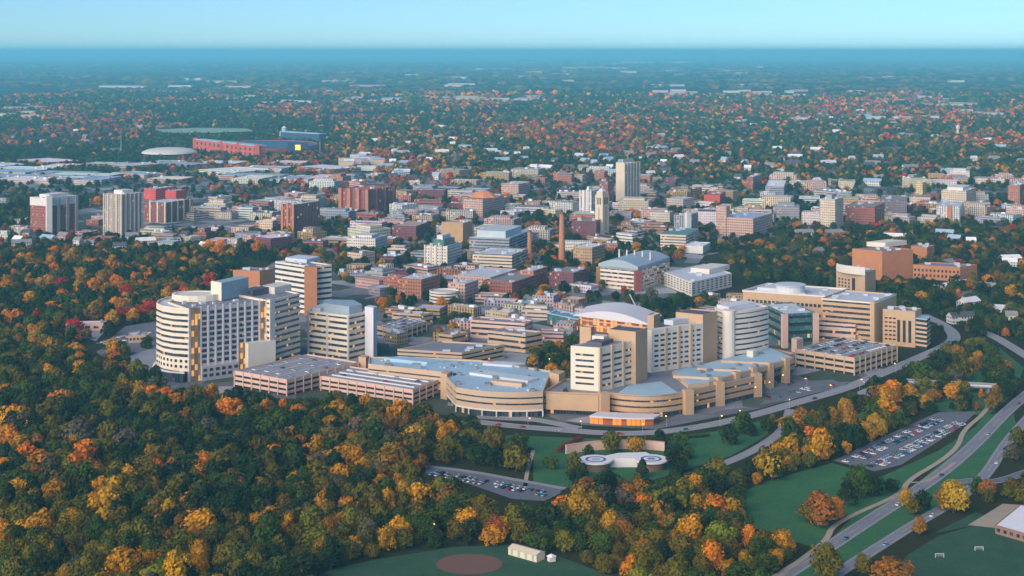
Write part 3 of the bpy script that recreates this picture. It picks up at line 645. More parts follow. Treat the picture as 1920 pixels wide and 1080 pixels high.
t, P, h = town('office_tower', 1124, 1140, 1156, 340, 388, 30, WS, C_RED, 'pale', 'dark red brick tower tucked against the tallest slab tower', 'tower', None); t.part('penthouse', MB().prism(inset(P, 6), h - 1, h + 5), TINT, color=C_RED)
t, P, h = town('office_tower', 1088, 1108, 1128, 358, 410, 30, WS, C_WHT, 'white', 'white block with dark vertical window strips beside the dark red brick tower', 'tower', 'the white strip-windowed block')
lf, rf_ = faces(P); fins(t, *lf, h, 3, 2.5, 1.5, TINT, C_WHT); t.part('penthouse', MB().prism(inset(P, 8), h - 1, h + 6), TINT, color=C_WHT)
# bell tower
P, h = block(1116, 1130, 1142, 366, 446, 38); FOOT.append(P); t = Thing('bell_tower', 'cream stone bell tower with slot openings near the top', 'bell tower', cen(P), land='the cream bell tower')
walls(t, P, 0, h, TINT, color=C_CRM); t.part('belfry', MB().prism(inset(P, 1.5), h - 1, h + 5), TINT, color=C_CRM); t.part('cap', MB().tube(cen(P), 6.5, 2, h + 5, h + 9, 4), ROOFT, color=RF['pale'])
for p, q_ in faces(P):
    for k in range(3):
        s = .22 + k * .22; t.part('bell_opening', MB().prism(ccw([shift(along(p, q_, s), nrm(p, q_), .12), shift(along(p, q_, s + .12), nrm(p, q_), .12), along(p, q_, s + .12), along(p, q_, s)]), h - 14, h - 4), DARK)
    t.part('stair_slit', MB().prism(ccw([shift(along(p, q_, .46), nrm(p, q_), .12), shift(along(p, q_, .54), nrm(p, q_), .12), along(p, q_, .54), along(p, q_, .46)]), 10, h - 18), DARK)
# smokestacks
for xx, yt, yb, rb, lab, ld in ((1053.5, 400, 496, 5.4, 'taller brick smokestack with a dark rim', 'the taller smokestack'), (993, 434, 484, 4.4, 'shorter thin brick smokestack behind the power plant', 'the shorter smokestack')):
    B = R(xx, yb); h = (yb - yt) * B[1] / F; t = Thing('smokestack', lab, 'smokestack', B, land=ld)
    t.part('shaft', MB().tube(B, rb * .85, rb * .55, 0, h, 16), BRICK); t.part('rim', MB().tube(B, rb * .62, rb * .62, h - 1, h + 1.5, 16), REDB); t.part('base', MB().box(B, rb * 2.2, rb * 2.2, 0, 7), REDB); FOOT.append(ccw([(B[0] - 8, B[1] - 8), (B[0] + 8, B[1] - 8), (B[0] + 8, B[1] + 8), (B[0] - 8, B[1] + 8)]))
# science buildings
t, P, h = town('science_building', 797, 838, 874, 462, 506, 22, WG, C_WHT, 'blue', 'whitish gabled science building with pale blue glass roof', 'building', 'the blue-glass-roofed science building'); t.part('upper_storey', MB().prism(inset(P, 7), h - 1, h + 7), TEAL); t.part('penthouse', MB().prism(inset(P, 11), h + 7, h + 12), TINT, color=C_WHT)
lf, rf_ = faces(P); fins(t, *lf, h, 4, 2, 1.2, TINT, C_CRM)
t, P, h = town('science_building', 880, 955, 992, 447, 482, 18, WB, C_GRY, 'pale', 'long pale grey laboratory block with stepped louvred roofs', 'building', 'the louvred grey laboratory', 6); t.part('louvre_storey', MB().prism(inset(P, 8), h - 1, h + 8), TINT, color=(.45, .52, .55))
t, P, h = town('science_building', 886, 960, 990, 478, 512, 18, WB, C_CRM, 'pale', 'cream banded laboratory block in front of the louvred grey laboratory', 'building', None, 6)
town('brick_block', 828, 868, 886, 418, 462, 25, TINT, C_TAN, 'tan', 'blank tan brick block behind the science building', 'building', None)
town('brick_block', 735, 780, 832, 424, 452, 15, WG, C_MAR, 'tan', 'long low maroon block with a cream roof edge', 'building', None)
town('power_plant', 1075, 1110, 1142, 464, 500, 28, WG, C_TAN, 'white', 'tan power plant block between the taller smokestack and the vaulted laboratory', 'building', None)
for x0, x1, x2, yt, yb, c_, rf, lab in ((850, 920, 985, 520, 548, C_PNK, 'pale', 'salmon old medical block in front of the banded laboratory'), (975, 1000, 1040, 508, 540, C_BRK, 'pale', 'orange brick wing with bright rose windows beside the salmon block'), (1030, 1075, 1120, 512, 545, C_MAR, 'grey', 'maroon brick block under a grey roof beside the vaulted laboratory'),
    (745, 790, 832, 524, 560, C_BRK, 'pale', 'orange brick hall with pale flat roof behind the small round cream building'), (840, 872, 905, 532, 566, C_PNK, 'pale', 'salmon hall with two wings near the autumn round tree'), (905, 960, 1045, 530, 556, C_RED, 'grey', 'long red brick range beside the orange round tree')):
    town('campus_building', x0, x1, x2, yt, yb, 25, WG, c_, rf, lab, 'building')
t, P, h = town('dormitory', 1345, 1412, 1462, 410, 446, 28, WG, C_PNK, 'blue', 'large salmon brick building with a taller corner tower and bluish roof', 'building', 'the large salmon building'); lf, rf_ = faces(P); t.part('corner_tower', MB().box(shift(along(*lf, .12), nrm(*lf), -6), 16, 16, 0, h + 16, rad(-28)), WG, color=C_PNK)
t, P, h = town('dormitory', 1400, 1412, 1466, 332, 358, 20, WG, C_RED, 'pale', 'red brick building with a white strip roof at the far edge of town', 'building', 'the far red brick building')
town('library', 1435, 1470, 1560, 350, 372, 12, WB, C_GRY, 'white', 'long grey building with a bright white roof at the edge of the trees', 'building', None)
t, P, h = town('apartment_tower', 1537, 1566, 1592, 374, 430, 30, WG, C_CRM, 'pale', 'cream tower with a plain bright front beside maroon blocks', 'tower', 'the cream tower'); t.part('penthouse', MB().prism(inset(P, 8), h - 1, h + 6), TINT, color=C_GRY)
t, P, h = town('office_tower', 1264, 1290, 1326, 404, 448, 25, WS, C_GRY, 'blue', 'small glassy grey tower with a white shaft on a green-roofed base', 'tower', 'the glassy grey tower'); lf, rf_ = faces(P); t.part('corner_shaft', MB().box(lf[1], 7, 7, 0, h + 4, .4), TINT, color=C_WHT)
town('museum', 1238, 1286, 1348, 440, 470, 20, WB, C_CRM, 'green', 'low cream stone building with a green roof edge', 'building', None)
town('hospital_annex', 1280, 1318, 1350, 462, 476, 20, TINT, C_WHT, 'white', 'low bright white box in front of the green-roofed stone building', 'building', None)
t, P, h = town('office_tower', 1765, 1812, 1832, 358, 390, 30, WG, C_CRM, 'white', 'wide cream block with white plant room at the far edge of town', 'building', 'the wide cream block'); t.part('penthouse', MB().prism(inset(P, 8), h - 1, h + 5), TINT, color=C_WHT)
town('office_tower', 1718, 1730, 1745, 342, 378, 30, WG, (.62, .46, .18), 'pale', 'narrow yellowish tower near the wide cream block', 'tower', 'the narrow yellowish tower')
t, P, h = town('apartment_block', 1756, 1800, 1868, 388, 418, 20, WS, C_WHT, 'pale', 'white apartment block with a brick stair shaft in front of the wide cream block', 'building', None); lf, rf_ = faces(P); t.part('stair_shaft', MB().box(along(*lf, .55), 7, 6, 0, h + 2, rad(-20)), TINT, color=C_BRK)
town('apartment_block', 1650, 1700, 1762, 376, 410, 15, WG, (.20, .16, .18), 'grey', 'long dark maroon apartment range behind the white apartment block', 'building', None)
town('apartment_block', 1585, 1640, 1695, 388, 424, 25, WG, C_RED, 'grey', 'red brick apartment range with bay fronts beside the cream tower', 'building', None)
town('apartment_block', 1890, 1912, 1950, 348, 388, 25, WG, C_BRK, 'pale', 'orange brick block at the very edge of town beyond the wide cream block', 'building', None)
town('red_hall', 1320, 1350, 1400, 366, 386, 15, TINT, (.48, .07, .05), 'red', 'long bright red-roofed low building near the far red brick building', 'building', None)
town('brick_block', 1072, 1118, 1128, 415, 450, 15, WG, C_MAR, 'grey', 'maroon block at the foot of the cream bell tower', 'building', None)
town('campus_building', 940, 972, 998, 345, 372, 25, WG, C_PNK, 'pale', 'pinkish brick block beyond the orange-roofed salmon building', 'building', None)

# ---- stadium, arena, practice hall
t = Thing('stadium', 'red brick football stadium bowl with long tall side stands', 'stadium', R(480, 290), land='the football stadium')
c0 = R(490, 282); ang = rad(8)
def el(rx, ry, n_=40): return [(c0[0] + rx * math.cos(k * 2 * math.pi / n_), c0[1] + ry * math.sin(k * 2 * math.pi / n_)) for k in range(n_)]
FOOT.append(el(170, 210)); mb = MB(); O_, I_ = el(150, 190), el(70, 100)
for k in range(40): j = (k + 1) % 40; mb.quad([(*O_[k], 16), (*O_[j], 16), (*I_[j], 2), (*I_[k], 2)])
t.part('seating_bowl', mb, solid('blue_seating', (.05, .10, .20), var=.2)); t.part('outer_wall', MB().ring(el(152, 192), 2, 0, 17), solid('stadium_brick', (.50, .10, .07)))
t.part('playing_field', MB().prism(el(70, 100), 0, 2), LAWN)
st = solid('stadium_brick', (.5, .1, .07))
for (A, C, zt, zb) in (((366, 284), (482, 298), 32, 0), ((526, 264), (598, 269), 27, 0)):
    a, c = R(*A, 0), R(*C, 0); n1 = nrm(a, c); P = ccw([a, c, shift(c, n1, -26), shift(a, n1, -26)]); t.part('side_stand', MB().prism(P, 0, zt), st if A[0] < 400 else solid('navy_glass', (.03, .07, .14))); t.part('side_stand_roof', MB().prism(inset(P, -1), zt, zt + 2), ROOFB)
    if A[0] < 400:
        t.windows(a, c, 3, zt - 3, 14, 2, .4, .6, GLASS)
        for s in (0, .45, .72, 1.0): t.part('stair_tower', MB().box(along(a, c, s), 12, 9, 0, zt + 5, .1), st)
sb = R(558, 290); t2 = Thing('scoreboard', 'dark blue stadium scoreboard showing a bright yellow square', 'scoreboard', sb)
t2.part('board', MB().box(sb, 52, 4, 8, 32), solid('navy_board', (.015, .04, .12), var=.1)); t2.part('yellow_panel', MB().box((sb[0] + 1, sb[1] - 2.2), 14, .6, 12, 26), glow('yellow_screen', (.95, .62, .02), .45))
for s in (-18, 18): t2.part('post', MB().box((sb[0] + s, sb[1]), 2, 2, 0, 8), TINT, color=C_GRY)
c0 = R(318, 296); dom = MB(); t = Thing('arena', 'round arena with a shallow pale domed roof beside the stadium', 'arena', c0, land='the domed arena'); FOOT.append(el(82, 82))
for r0, r1, z0, z1 in ((66, 66, 0, 13),): t.part('wall', MB().tube(c0, r0, r1, z0, z1, 32), WB, color=C_MAR)
pr = [(70, 13), (68, 17), (56, 22), (38, 25), (16, 26.5), (.5, 27)]
for (r0, z0), (r1, z1) in zip(pr, pr[1:]):
    for k in range(32):
        a0, a1 = k * math.pi / 16, (k + 1) * math.pi / 16
        dom.quad([(c0[0] + r * math.cos(a), c0[1] + r * math.sin(a), z) for r, a, z in ((r0, a0, z0), (r0, a1, z0), (r1, a1, z1), (r1, a0, z1))])
t.part('domed_roof', dom, solid('dome_roof', (.58, .58, .50), var=.08, scale=.02), smooth=True)

# ---- random low town blocks, each a thing of its own
NAMES = {'red': C_RED, 'orange brick': C_BRK, 'salmon': C_PNK, 'cream': C_CRM, 'grey concrete': C_CON, 'white': C_WHT, 'blue-grey': C_GRY, 'tan': C_TAN, 'maroon': C_MAR}
FB = [(P, cen(P), max(math.dist(cen(P), p) for p in P)) for P in FOOT]
pend = []
def free(c_, r, slack=.85):
    return all(math.dist(c_, d) > (r + rr) * slack for _, d, rr in FB)
def scatter(n, reg, smin, smax, hmin, hmax, pal, rpal, al=(15, 40), slack=.82):
    k = tr = 0
    while k < n and tries_ok(tr):
        tr += 1; px, py = random.uniform(reg[0], reg[2]), random.uniform(reg[1], reg[3])
        c_ = R(px, py); w, d = random.uniform(smin, smax), random.uniform(smin * .7, smax * .7); r = math.hypot(w, d) / 2
        if not free(c_, r, slack): continue
        a = rad(-random.choice((al[0], al[0], al[1])) + random.uniform(-4, 4)); h = random.uniform(hmin, hmax)
        ca, sa = math.cos(a), math.sin(a); P = [(c_[0] + x * ca - y * sa, c_[1] + x * sa + y * ca) for x, y in ((-w / 2, -d / 2), (w / 2, -d / 2), (w / 2, d / 2), (-w / 2, d / 2))]
        FB.append((P, c_, r)); FOOT.append(P); k += 1; pend.append((P, c_, w, d, h, a, random.choice(pal), random.choice(rpal)))
def tries_ok(t): return t < 4000
P1 = ['red', 'maroon', 'orange brick', 'orange brick', 'tan', 'salmon', 'salmon', 'cream', 'cream', 'grey concrete', 'grey concrete', 'tan', 'white', 'white', 'blue-grey']
R1 = ['pale', 'pale', 'white', 'white', 'blue', 'blue', 'grey', 'grey', 'dark', 'tan']
scatter(34, (500, 395, 1130, 470), 22, 60, 9, 20, P1, R1)
scatter(26, (380, 372, 900, 420), 22, 55, 8, 18, P1, R1)
scatter(40, (600, 322, 1180, 400), 22, 65, 8, 20, P1, R1)
scatter(34, (1180, 366, 1640, 430), 20, 55, 8, 22, P1, R1)
scatter(30, (1180, 335, 1920, 385), 22, 60, 8, 20, P1, R1)
scatter(22, (1560, 385, 1920, 420), 20, 45, 7, 18, P1, R1)
scatter(24, (260, 385, 540, 470), 18, 45, 7, 14, P1, R1)
scatter(16, (0, 380, 200, 470), 16, 32, 6, 10, P1, R1)
scatter(20, (640, 480, 880, 560), 18, 42, 7, 14, P1, R1)
scatter(12, (900, 545, 1120, 600), 16, 36, 6, 12, P1, R1)
scatter(10, (720, 590, 1080, 650), 16, 34, 7, 13, ['tan', 'salmon', 'grey concrete'], ['grey', 'pale', 'blue'])
scatter(12, (1120, 400, 1260, 470), 18, 45, 7, 14, P1, R1)
scatter(14, (1330, 560, 1480, 640), 14, 30, 7, 12, ['tan', 'grey concrete', 'salmon'], ['grey', 'pale'])
scatter(26, (0, 306, 640, 348), 60, 150, 7, 12, ['white', 'blue-grey', 'cream', 'salmon'], ['white', 'white', 'pale', 'blue'], slack=.55)
def rel(c_, lands):
    lm, lx, ly = min(lands, key=lambda L: math.hypot(L[1] - c_[0], (L[2] - c_[1]) * .6)); dx, dy = c_[0] - lx, c_[1] - ly
    return ('beside' if abs(dx) > abs(dy) * .7 else ('behind' if dy > 0 else 'in front of')), lm, math.hypot(dx, dy)
ORD = ['first', 'second', 'third', 'fourth', 'fifth', 'sixth', 'seventh', 'eighth', 'ninth', 'tenth', 'eleventh', 'twelfth', 'thirteenth', 'fourteenth', 'fifteenth', 'sixteenth']
def ordinal(k):
    return ORD[k] if k < len(ORD) else '%dth' % (k + 1)
def label_set(items, lands, group=None):
    """items: (object, description, xy). Says which neighbour it stands by and, among its look-alikes there, which one out it is"""
    by = {}
    for o, d, c_ in items:
        r, lm, dist = rel(c_, lands); by.setdefault((d, r, lm), []).append((dist, o))
    for (d, r, lm), v in by.items():
        v.sort(key=lambda x: x[0])
        for k, (_, o) in enumerate(v):
            o['label'] = '%s %s %s' % (d, r, lm) if len(v) == 1 else '%s %s %s, %s out' % (d, r, lm, ordinal(k))
            if group: o['group'] = group
items = []
for (P, c_, w, d, h, a, cn, rn) in pend:
    big = w > 58; nm = 'warehouse' if w > 75 else 'town_building'
    t = Thing(nm, None, 'warehouse' if w > 75 else 'building', c_, group='low buildings of the town')
    wm = random.choice((WG, WG, WB, WS)); walls(t, P, 0, h, wm, color=tuple(v * random.uniform(.85, 1.1) for v in NAMES[cn])); t.roof = t.part('roof', MB().prism(inset(P, .4), h - 1.4, h - .7), ROOFT, color=tuple(v * random.uniform(.8, 1.1) for v in RF[rn]))
    units(t, P, h - .7, random.choice((0, 1, 1, 2, 3)), ROOFT, 3, 7, 1.5, 3.5, color=RF[random.choice(('pale', 'white', 'grey'))], a=a)
    if random.random() < .25 and w < 60: t.part('upper_storey', MB().prism(inset(P, min(w, d) * .22), h - .8, h + random.uniform(3, 6)), wm, color=NAMES[cn])
    items.append((t.o, '%s%s block, %s roof' % ('broad ' if big else '', cn, {'blue': 'bluish'}.get(rn, rn)), c_))
label_set(items, LAND)

# ---- houses among the trees and pale sheds far out
def house_mesh(w, d, h, rh):
    mb = MB(); P = [(-w / 2, -d / 2), (w / 2, -d / 2), (w / 2, d / 2), (-w / 2, d / 2)]
    mb.prism(P, 0, h, False); mb.quad([(w / 2, -d / 2, h), (w / 2, d / 2, h), (w / 2, 0, h + rh)]); mb.quad([(-w / 2, d / 2, h), (-w / 2, -d / 2, h), (-w / 2, 0, h + rh)])
    rb = MB(); o = .5
    rb.quad([(-w / 2 - o, -d / 2 - o, h - .3), (w / 2 + o, -d / 2 - o, h - .3), (w / 2 + o, 0, h + rh + .1), (-w / 2 - o, 0, h + rh + .1)]); rb.quad([(w / 2 + o, d / 2 + o, h - .3), (-w / 2 - o, d / 2 + o, h - .3), (-w / 2 - o, 0, h + rh + .1), (w / 2 + o, 0, h + rh + .1)])
    return mb.mesh('wall', WG), rb.mesh('roof', ROOFT), MB().box((w * .2, d * .15), 1, 1, h, h + rh + 1.2).mesh('chimney', REDB)
HM = [house_mesh(13, 10, 6, 4), house_mesh(18, 11, 6.5, 4.5), house_mesh(11, 9, 8, 4), house_mesh(26, 12, 7, 4)]
HP = []; CLEAR = []; items = []
HC = {'white': C_WHT, 'pale grey': (.5, .52, .55), 'cream': C_CRM, 'salmon': C_PNK, 'red brick': C_RED}
LAND2 = LAND + [('the water tower', *R(1796, 258)), ('the golf-course clearing', *R(370, 250)), ('the long white sheds', *R(1690, 190)), ('the pale road cut', *R(118, 195))]
for n_, reg in ((70, (560, 236, 1920, 330)), (60, (600, 290, 1300, 345)), (26, (1300, 300, 1920, 352)), (40, (1100, 205, 1700, 240)), (26, (0, 440, 420, 470)), (22, (1480, 405, 1920, 520)), (12, (0, 240, 300, 300)), (14, (1760, 540, 1920, 620))):
    for _ in range(n_):
        c_ = R(random.uniform(reg[0], reg[2]), random.uniform(reg[1], reg[3]))
        if not free(c_, 14, 1.0): continue
        k = random.randrange(4); sc = 1.0 if c_[1] < 2600 else 1.35; FB.append((None, c_, 9 * sc)); HP.append((c_, 11 * sc)); cn = random.choice(['white', 'white', 'pale grey', 'cream', 'salmon', 'red brick']); rn = random.choice(['pale', 'blue', 'grey', 'dark', 'white'])
        o = bpy.data.objects.new('house', None); COL.objects.link(o); o.location = (*c_, 0); o.rotation_euler = (0, 0, random.uniform(-.7, .7)); o.scale = (sc,) * 3; tag(o, None, 'house', 'houses among the suburban trees')
        link('wall', HM[k][0], o, color=HC[cn]); link('chimney', HM[k][2], link('roof', HM[k][1], o, color=RF[rn]))
        items.append((o, '%s gabled house, %s roof,' % (cn, {'pale': 'pale', 'blue': 'bluish', 'grey': 'grey', 'dark': 'dark', 'white': 'white'}[rn]), c_))
label_set(items, LAND2)
items = []
for n_, reg, s0, s1 in ((40, (1590, 172, 1860, 200), 40, 130), (24, (1230, 168, 1500, 186), 40, 120), (30, (260, 172, 660, 196), 40, 130), (24, (700, 125, 1900, 165), 90, 260), (10, (0, 180, 80, 222), 60, 160), (14, (800, 180, 1000, 192), 50, 140), (16, (1480, 198, 1910, 226), 30, 80), (10, (640, 175, 800, 195), 50, 120), (10, (640, 296, 720, 322), 25, 50), (10, (0, 150, 700, 165), 150, 350), (10, (860, 118, 1300, 135), 300, 700)):
    for _ in range(n_):
        c_ = R(random.uniform(reg[0], reg[2]), random.uniform(reg[1], reg[3])); w = random.uniform(s0, s1); d = w * random.uniform(.3, .6); h = random.uniform(9, 13) * max(1, c_[1] / 9000)
        if not free(c_, w * .4, .6): continue
        FB.append((None, c_, w * .5)); HP.append((c_, w * .55)); CLEAR.append([(c_[0] - w * .55, c_[1] - 60 - c_[1] * .03), (c_[0] + w * .55, c_[1] - 60 - c_[1] * .03), (c_[0] + w * .55, c_[1] + d), (c_[0] - w * .55, c_[1] + d)])
        P = [(c_[0] + x, c_[1] + y) for x, y in ((-w / 2, -d / 2), (w / 2, -d / 2), (w / 2, d / 2), (-w / 2, d / 2))]
        t = Thing('distant_shed', None, 'shed', c_, group='pale sheds far out on the plain'); cn = random.choice(['white', 'cream', 'salmon', 'white']); t.part('wall', MB().prism(P, 0, h, False), TINT, color=tuple(v * random.uniform(.7, 1.1) for v in NAMES[cn])); t.part('roof', MB().prism(inset(P, -.5), h, h + .8), ROOFT, color=tuple(v * random.uniform(.5, 1.15) for v in RF['pale']))
        items.append((t.o, 'long %s flat-roofed shed far out' % cn, c_))
label_set(items, LAND2)
c_ = R(1796, 258); t = Thing('water_tower', 'slim white water tower standing out of the far woods', 'water tower', c_); h = 36
t.part('stem', MB().tube(c_, 4.5, 3.5, 0, h - 6, 10), TINT, color=C_WHT); t.part('tank', MB().tube(c_, 6, 7, h - 8, h, 14), TINT, color=C_WHT); t.part('tank_cap', MB().tube(c_, 7, 1.5, h, h + 4, 14), TINT, color=C_WHT)
c_ = R(533, 262); t = Thing('water_tower', 'pale blue domed tower behind the far stadium stand', 'water tower', c_); t.part('stem', MB().tube(c_, 16, 14, 0, 26, 14), TINT, color=C_BLU); t.part('tank', MB().tube(c_, 8, 8, 26, 36, 12), TINT, color=C_BLU); t.part('tank_cap', MB().tube(c_, 9, 2, 36, 42, 12), TINT, color=C_WHT)
for xx in (227, 600):
    c_ = R(xx, 290); t = Thing('radio_mast', 'thin grey lattice mast %s' % ('rising from the woods near the clearing' if xx < 400 else 'beside the far end of the stadium'), 'mast', c_)
    t.part('mast', MB().tube(c_, 1.4, .5, 0, 70 if xx < 400 else 40, 6), TINT, color=C_GRY); t.part('beacon', MB().tube(c_, .9, .9, 70 if xx < 400 else 40, 72 if xx < 400 else 42, 6), TINT, color=C_RED)
c_ = R(1197, 588); t = Thing('crane', 'white slanting crane boom behind the orange glass pavilion', 'crane', c_)
t.part('boom', MB().bar((c_[0], c_[1], 2), (c_[0] - 9, c_[1], 20), .9, 6, .5), COOLW); t.part('cab', MB().box(c_, 4, 3, .8, 4), COOLW); t.part('crawler', MB().box(c_, 5, 4, 0, .8), DARK)

# ================================================================== GROUND, ROADS, FIELDS
def struct(name, mb, mat, kind='structure'):
    o = link(name, mb.mesh(name, mat)); o['kind'] = kind; return o
m, nt, b = base_mat('ground_cover')
f1, f2, f3 = noise_(nt, 0.012, 6), noise_(nt, 0.15, 4), noise_(nt, 0.0011, 6)
near = mixc(nt, f2, (0.018, 0.028, 0.014), (0.055, 0.05, 0.025))
tc = N(nt, 'ShaderNodeTexCoord'); mp = N(nt, 'ShaderNodeMapping'); mp.inputs['Scale'].default_value = (0.5, 1.6, 1); nt.links.new(tc.outputs['Object'], mp.inputs[0])
f4 = noise_(nt, 0.0016, 7, mp.outputs[0], .62); f5 = noise_(nt, 0.00035, 4, mp.outputs[0])
far = ramp(nt, f4, [(.30, (.012, .035, .03)), (.50, (.03, .055, .04)), (.58, (.09, .075, .06)), (.66, (.22, .20, .17)), (.74, (.4, .4, .38))])
far = mixc(nt, math_(nt, 'MULTIPLY', f5, .8), far, (.012, .04, .045))
sep = N(nt, 'ShaderNodeSeparateXYZ'); nt.links.new(tc.outputs['Object'], sep.inputs[0])
mr = N(nt, 'ShaderNodeMapRange'); mr.inputs[1].default_value = 3500; mr.inputs[2].default_value = 8000; nt.links.new(sep.outputs[1], mr.inputs[0])
nt.links.new(mixc(nt, mr.outputs[0], near, far), b.inputs['Base Color']); b.inputs['Roughness'].default_value = 1.0; b.inputs['Specular IOR Level'].default_value = 0.0
g = MB(); ys = [-400, 200, 500, 650] + [650 * 1.16 ** k for k in range(1, 36)]; ys = [y for y in ys if y < 118000] + [118000]
for y0, y1 in zip(ys, ys[1:]):
    n_ = 8; w0, w1 = 600 + .5 * max(0, y0), 600 + .5 * max(0, y1)
    for k in range(n_):
        a, c = -1 + 2 * k / n_, -1 + 2 * (k + 1) / n_
        g.quad([(a * w0, y0, 0), (c * w0, y0, 0), (c * w1, y1, 0), (a * w1, y1, 0)])
struct('ground', g, m)
def sheet(name, pts, z, mat): return struct(name, poly_mb(ccw([R(*p) for p in pts]), z), mat)
def poly_mb(P, z):
    mb = MB(); mb.quad([(x, y, z) for x, y in P], [(x, y) for x, y in P]); return mb
m, nt, b = base_mat('town_ground')
v = N(nt, 'ShaderNodeTexVoronoi'); v.inputs['Scale'].default_value = .028; tc = N(nt, 'ShaderNodeTexCoord'); nt.links.new(tc.outputs['Object'], v.inputs['Vector'])
sepc = N(nt, 'ShaderNodeSeparateColor'); nt.links.new(v.outputs['Color'], sepc.inputs[0])
c = ramp(nt, sepc.outputs[0], [(.0, (.03, .05, .03)), (.38, (.05, .07, .04)), (.42, (.12, .125, .15)), (.7, (.20, .20, .23)), (.74, (.33, .34, .37)), (1.0, (.10, .10, .12))])
c = mixc(nt, 1.0, c, mixc(nt, noise_(nt, .09, 5), (.6,) * 3, (1.35,) * 3), 'MULTIPLY'); nt.links.new(c, b.inputs['Base Color']); b.inputs['Roughness'].default_value = .95
TOWNM = m
TOWN = [(430, 545), (540, 475), (540, 440), (0, 455), (0, 322), (420, 318), (1300, 335), (1960, 352), (1960, 425), (1560, 432), (1320, 480), (1260, 560), (1500, 640), (1700, 690), (1600, 715), (1430, 765), (1230, 805), (900, 785), (560, 748), (300, 738), (180, 660), (300, 590)]
sheet('town_pavement', TOWN, .05, TOWNM)
def smooth(pts, it=2):
    for _ in range(it):
        q_ = [pts[0]]
        for a, b_ in zip(pts, pts[1:]): q_ += [along(a, b_, .25), along(a, b_, .75)]
        pts = q_ + [pts[-1]]
    return pts
ROADS = []
def road(name, px, w, mat, z=.12, marks=True, kerb=True):
    P = smooth([R(*p) for p in px]); mb, mk, kb = MB(), MB(), MB(); L, Rr = [], []
    def side(off): return [inset_open(P, off, i) for i in range(len(P))]
    l_, r_ = side(w / 2), side(-w / 2)
    for i in range(len(P) - 1): mb.quad([(*r_[i], z), (*r_[i + 1], z), (*l_[i + 1], z), (*l_[i], z)])
    struct(name, mb, mat); ROADS.append((P, w / 2))
    if marks:
        for off, dash in ((0, 1), (w / 2 - .6, 0), (-w / 2 + .6, 0)):
            a_, b_ = side(off - .15), side(off + .15)
            for i in range(len(P) - 1):
                if dash and i % 2: continue
                mk.quad([(*a_[i], z + .06), (*a_[i + 1], z + .06), (*b_[i + 1], z + .06), (*b_[i], z + .06)])
        struct('road_marking', mk, PAINT)
    if kerb:
        for o1, o2 in ((w / 2, w / 2 + .5), (-w / 2 - .5, -w / 2)):
            a_, b_ = side(o1), side(o2)
            for i in range(len(P) - 1):
                kb.quad([(*a_[i], z + .13), (*a_[i + 1], z + .13), (*b_[i + 1], z + .13), (*b_[i], z + .13)]); 
                kb.quad([(*a_[i + 1], 0), (*a_[i], 0), (*a_[i], z + .13), (*a_[i + 1], z + .13)]); kb.quad([(*b_[i], 0), (*b_[i + 1], 0), (*b_[i + 1], z + .13), (*b_[i], z + .13)])
        struct('kerb', kb, PALEASPH)
    return P
r1 = road('hospital_road', [(870, 788), (960, 799), (1050, 806), (1140, 813), (1230, 812), (1330, 798), (1420, 777), (1500, 753), (1580, 731), (1650, 702), (1720, 672), (1782, 645), (1792, 630), (1772, 610), (1730, 590)], 11, PALEASPH)
road('drop_off_road', [(905, 776), (960, 780), (1020, 790), (1085, 803)], 8, PALEASPH, z=.2, marks=False)
r2 = road('park_road', [(1225, 914), (1300, 889), (1380, 862), (1440, 830), (1474, 802), (1482, 768)], 7, PALEASPH, z=.16, marks=False)
r3 = road('parkway', [(1440, 1098), (1540, 1036), (1620, 982), (1700, 932), (1765, 888), (1830, 832), (1880, 778), (1930, 735), (1980, 700)], 9, MIDASPH)
r4 = road('parkway', [(1540, 1095), (1640, 1030), (1720, 980), (1800, 935), (1850, 890), (1880, 840), (1912, 800), (1970, 740)], 7, MIDASPH)
r5 = road('side_road', [(1815, 612), (1860, 628), (1905, 655), (1960, 690)], 10, PALEASPH, marks=False)
road('slip_road', [(1790, 905), (1830, 900), (1870, 905), (1940, 880)], 7, ASPH, z=.2, marks=False)
p1 = road('footpath', [(1455, 1083), (1530, 1030), (1553, 1008), (1558, 990), (1600, 965), (1690, 927), (1703, 900), (1760, 868), (1797, 838), (1805, 808), (1845, 776), (1858, 752)], 3.4, PATHM, z=.2, marks=False, kerb=False)
road('footpath', [(985, 912), (988, 885), (1000, 845)], 2.6, PATHM, z=.2, marks=False, kerb=False)
road('footpath', [(1700, 905), (1740, 905), (1790, 868)], 2.6, PATHM, z=.22, marks=False, kerb=False)
LOTS = {}
def lot(name, pts, mat, z=.15, kind=None):
    LOTS[name + str(len(LOTS))] = pts; sheet(name, pts, z, mat)
lot('lawn', [(905, 814), (1140, 824), (1240, 822), (1340, 809), (1440, 786), (1440, 797), (1340, 818), (1240, 832), (1000, 840)], LAWN, .09)
lot('meadow', [(1372, 934), (1430, 905), (1560, 868), (1650, 895), (1760, 845), (1830, 800), (1850, 770), (1862, 780), (1800, 842), (1700, 900), (1690, 927), (1600, 965), (1555, 1000), (1530, 1028), (1470, 1010), (1400, 985)], LAWN, .08)
lot('verge_lawn', [(1540, 1090), (1620, 1035), (1720, 975), (1800, 930), (1850, 885), (1880, 830), (1905, 795), (1900, 775), (1840, 832), (1760, 892), (1700, 935), (1600, 1000), (1470, 1092)], LAWN, .05)
lot('roadside_lawn', [(1600, 968), (1692, 930), (1760, 872), (1800, 840), (1850, 782), (1880, 770), (1830, 826), (1765, 880), (1700, 925), (1620, 975), (1550, 1020)], LAWN, .09)
lot('lawn', [(1000, 838), (1240, 828), (1340, 815), (1440, 790), (1440, 815), (1370, 855), (1225, 900), (1090, 915), (1000, 912)], LAWN, .07)
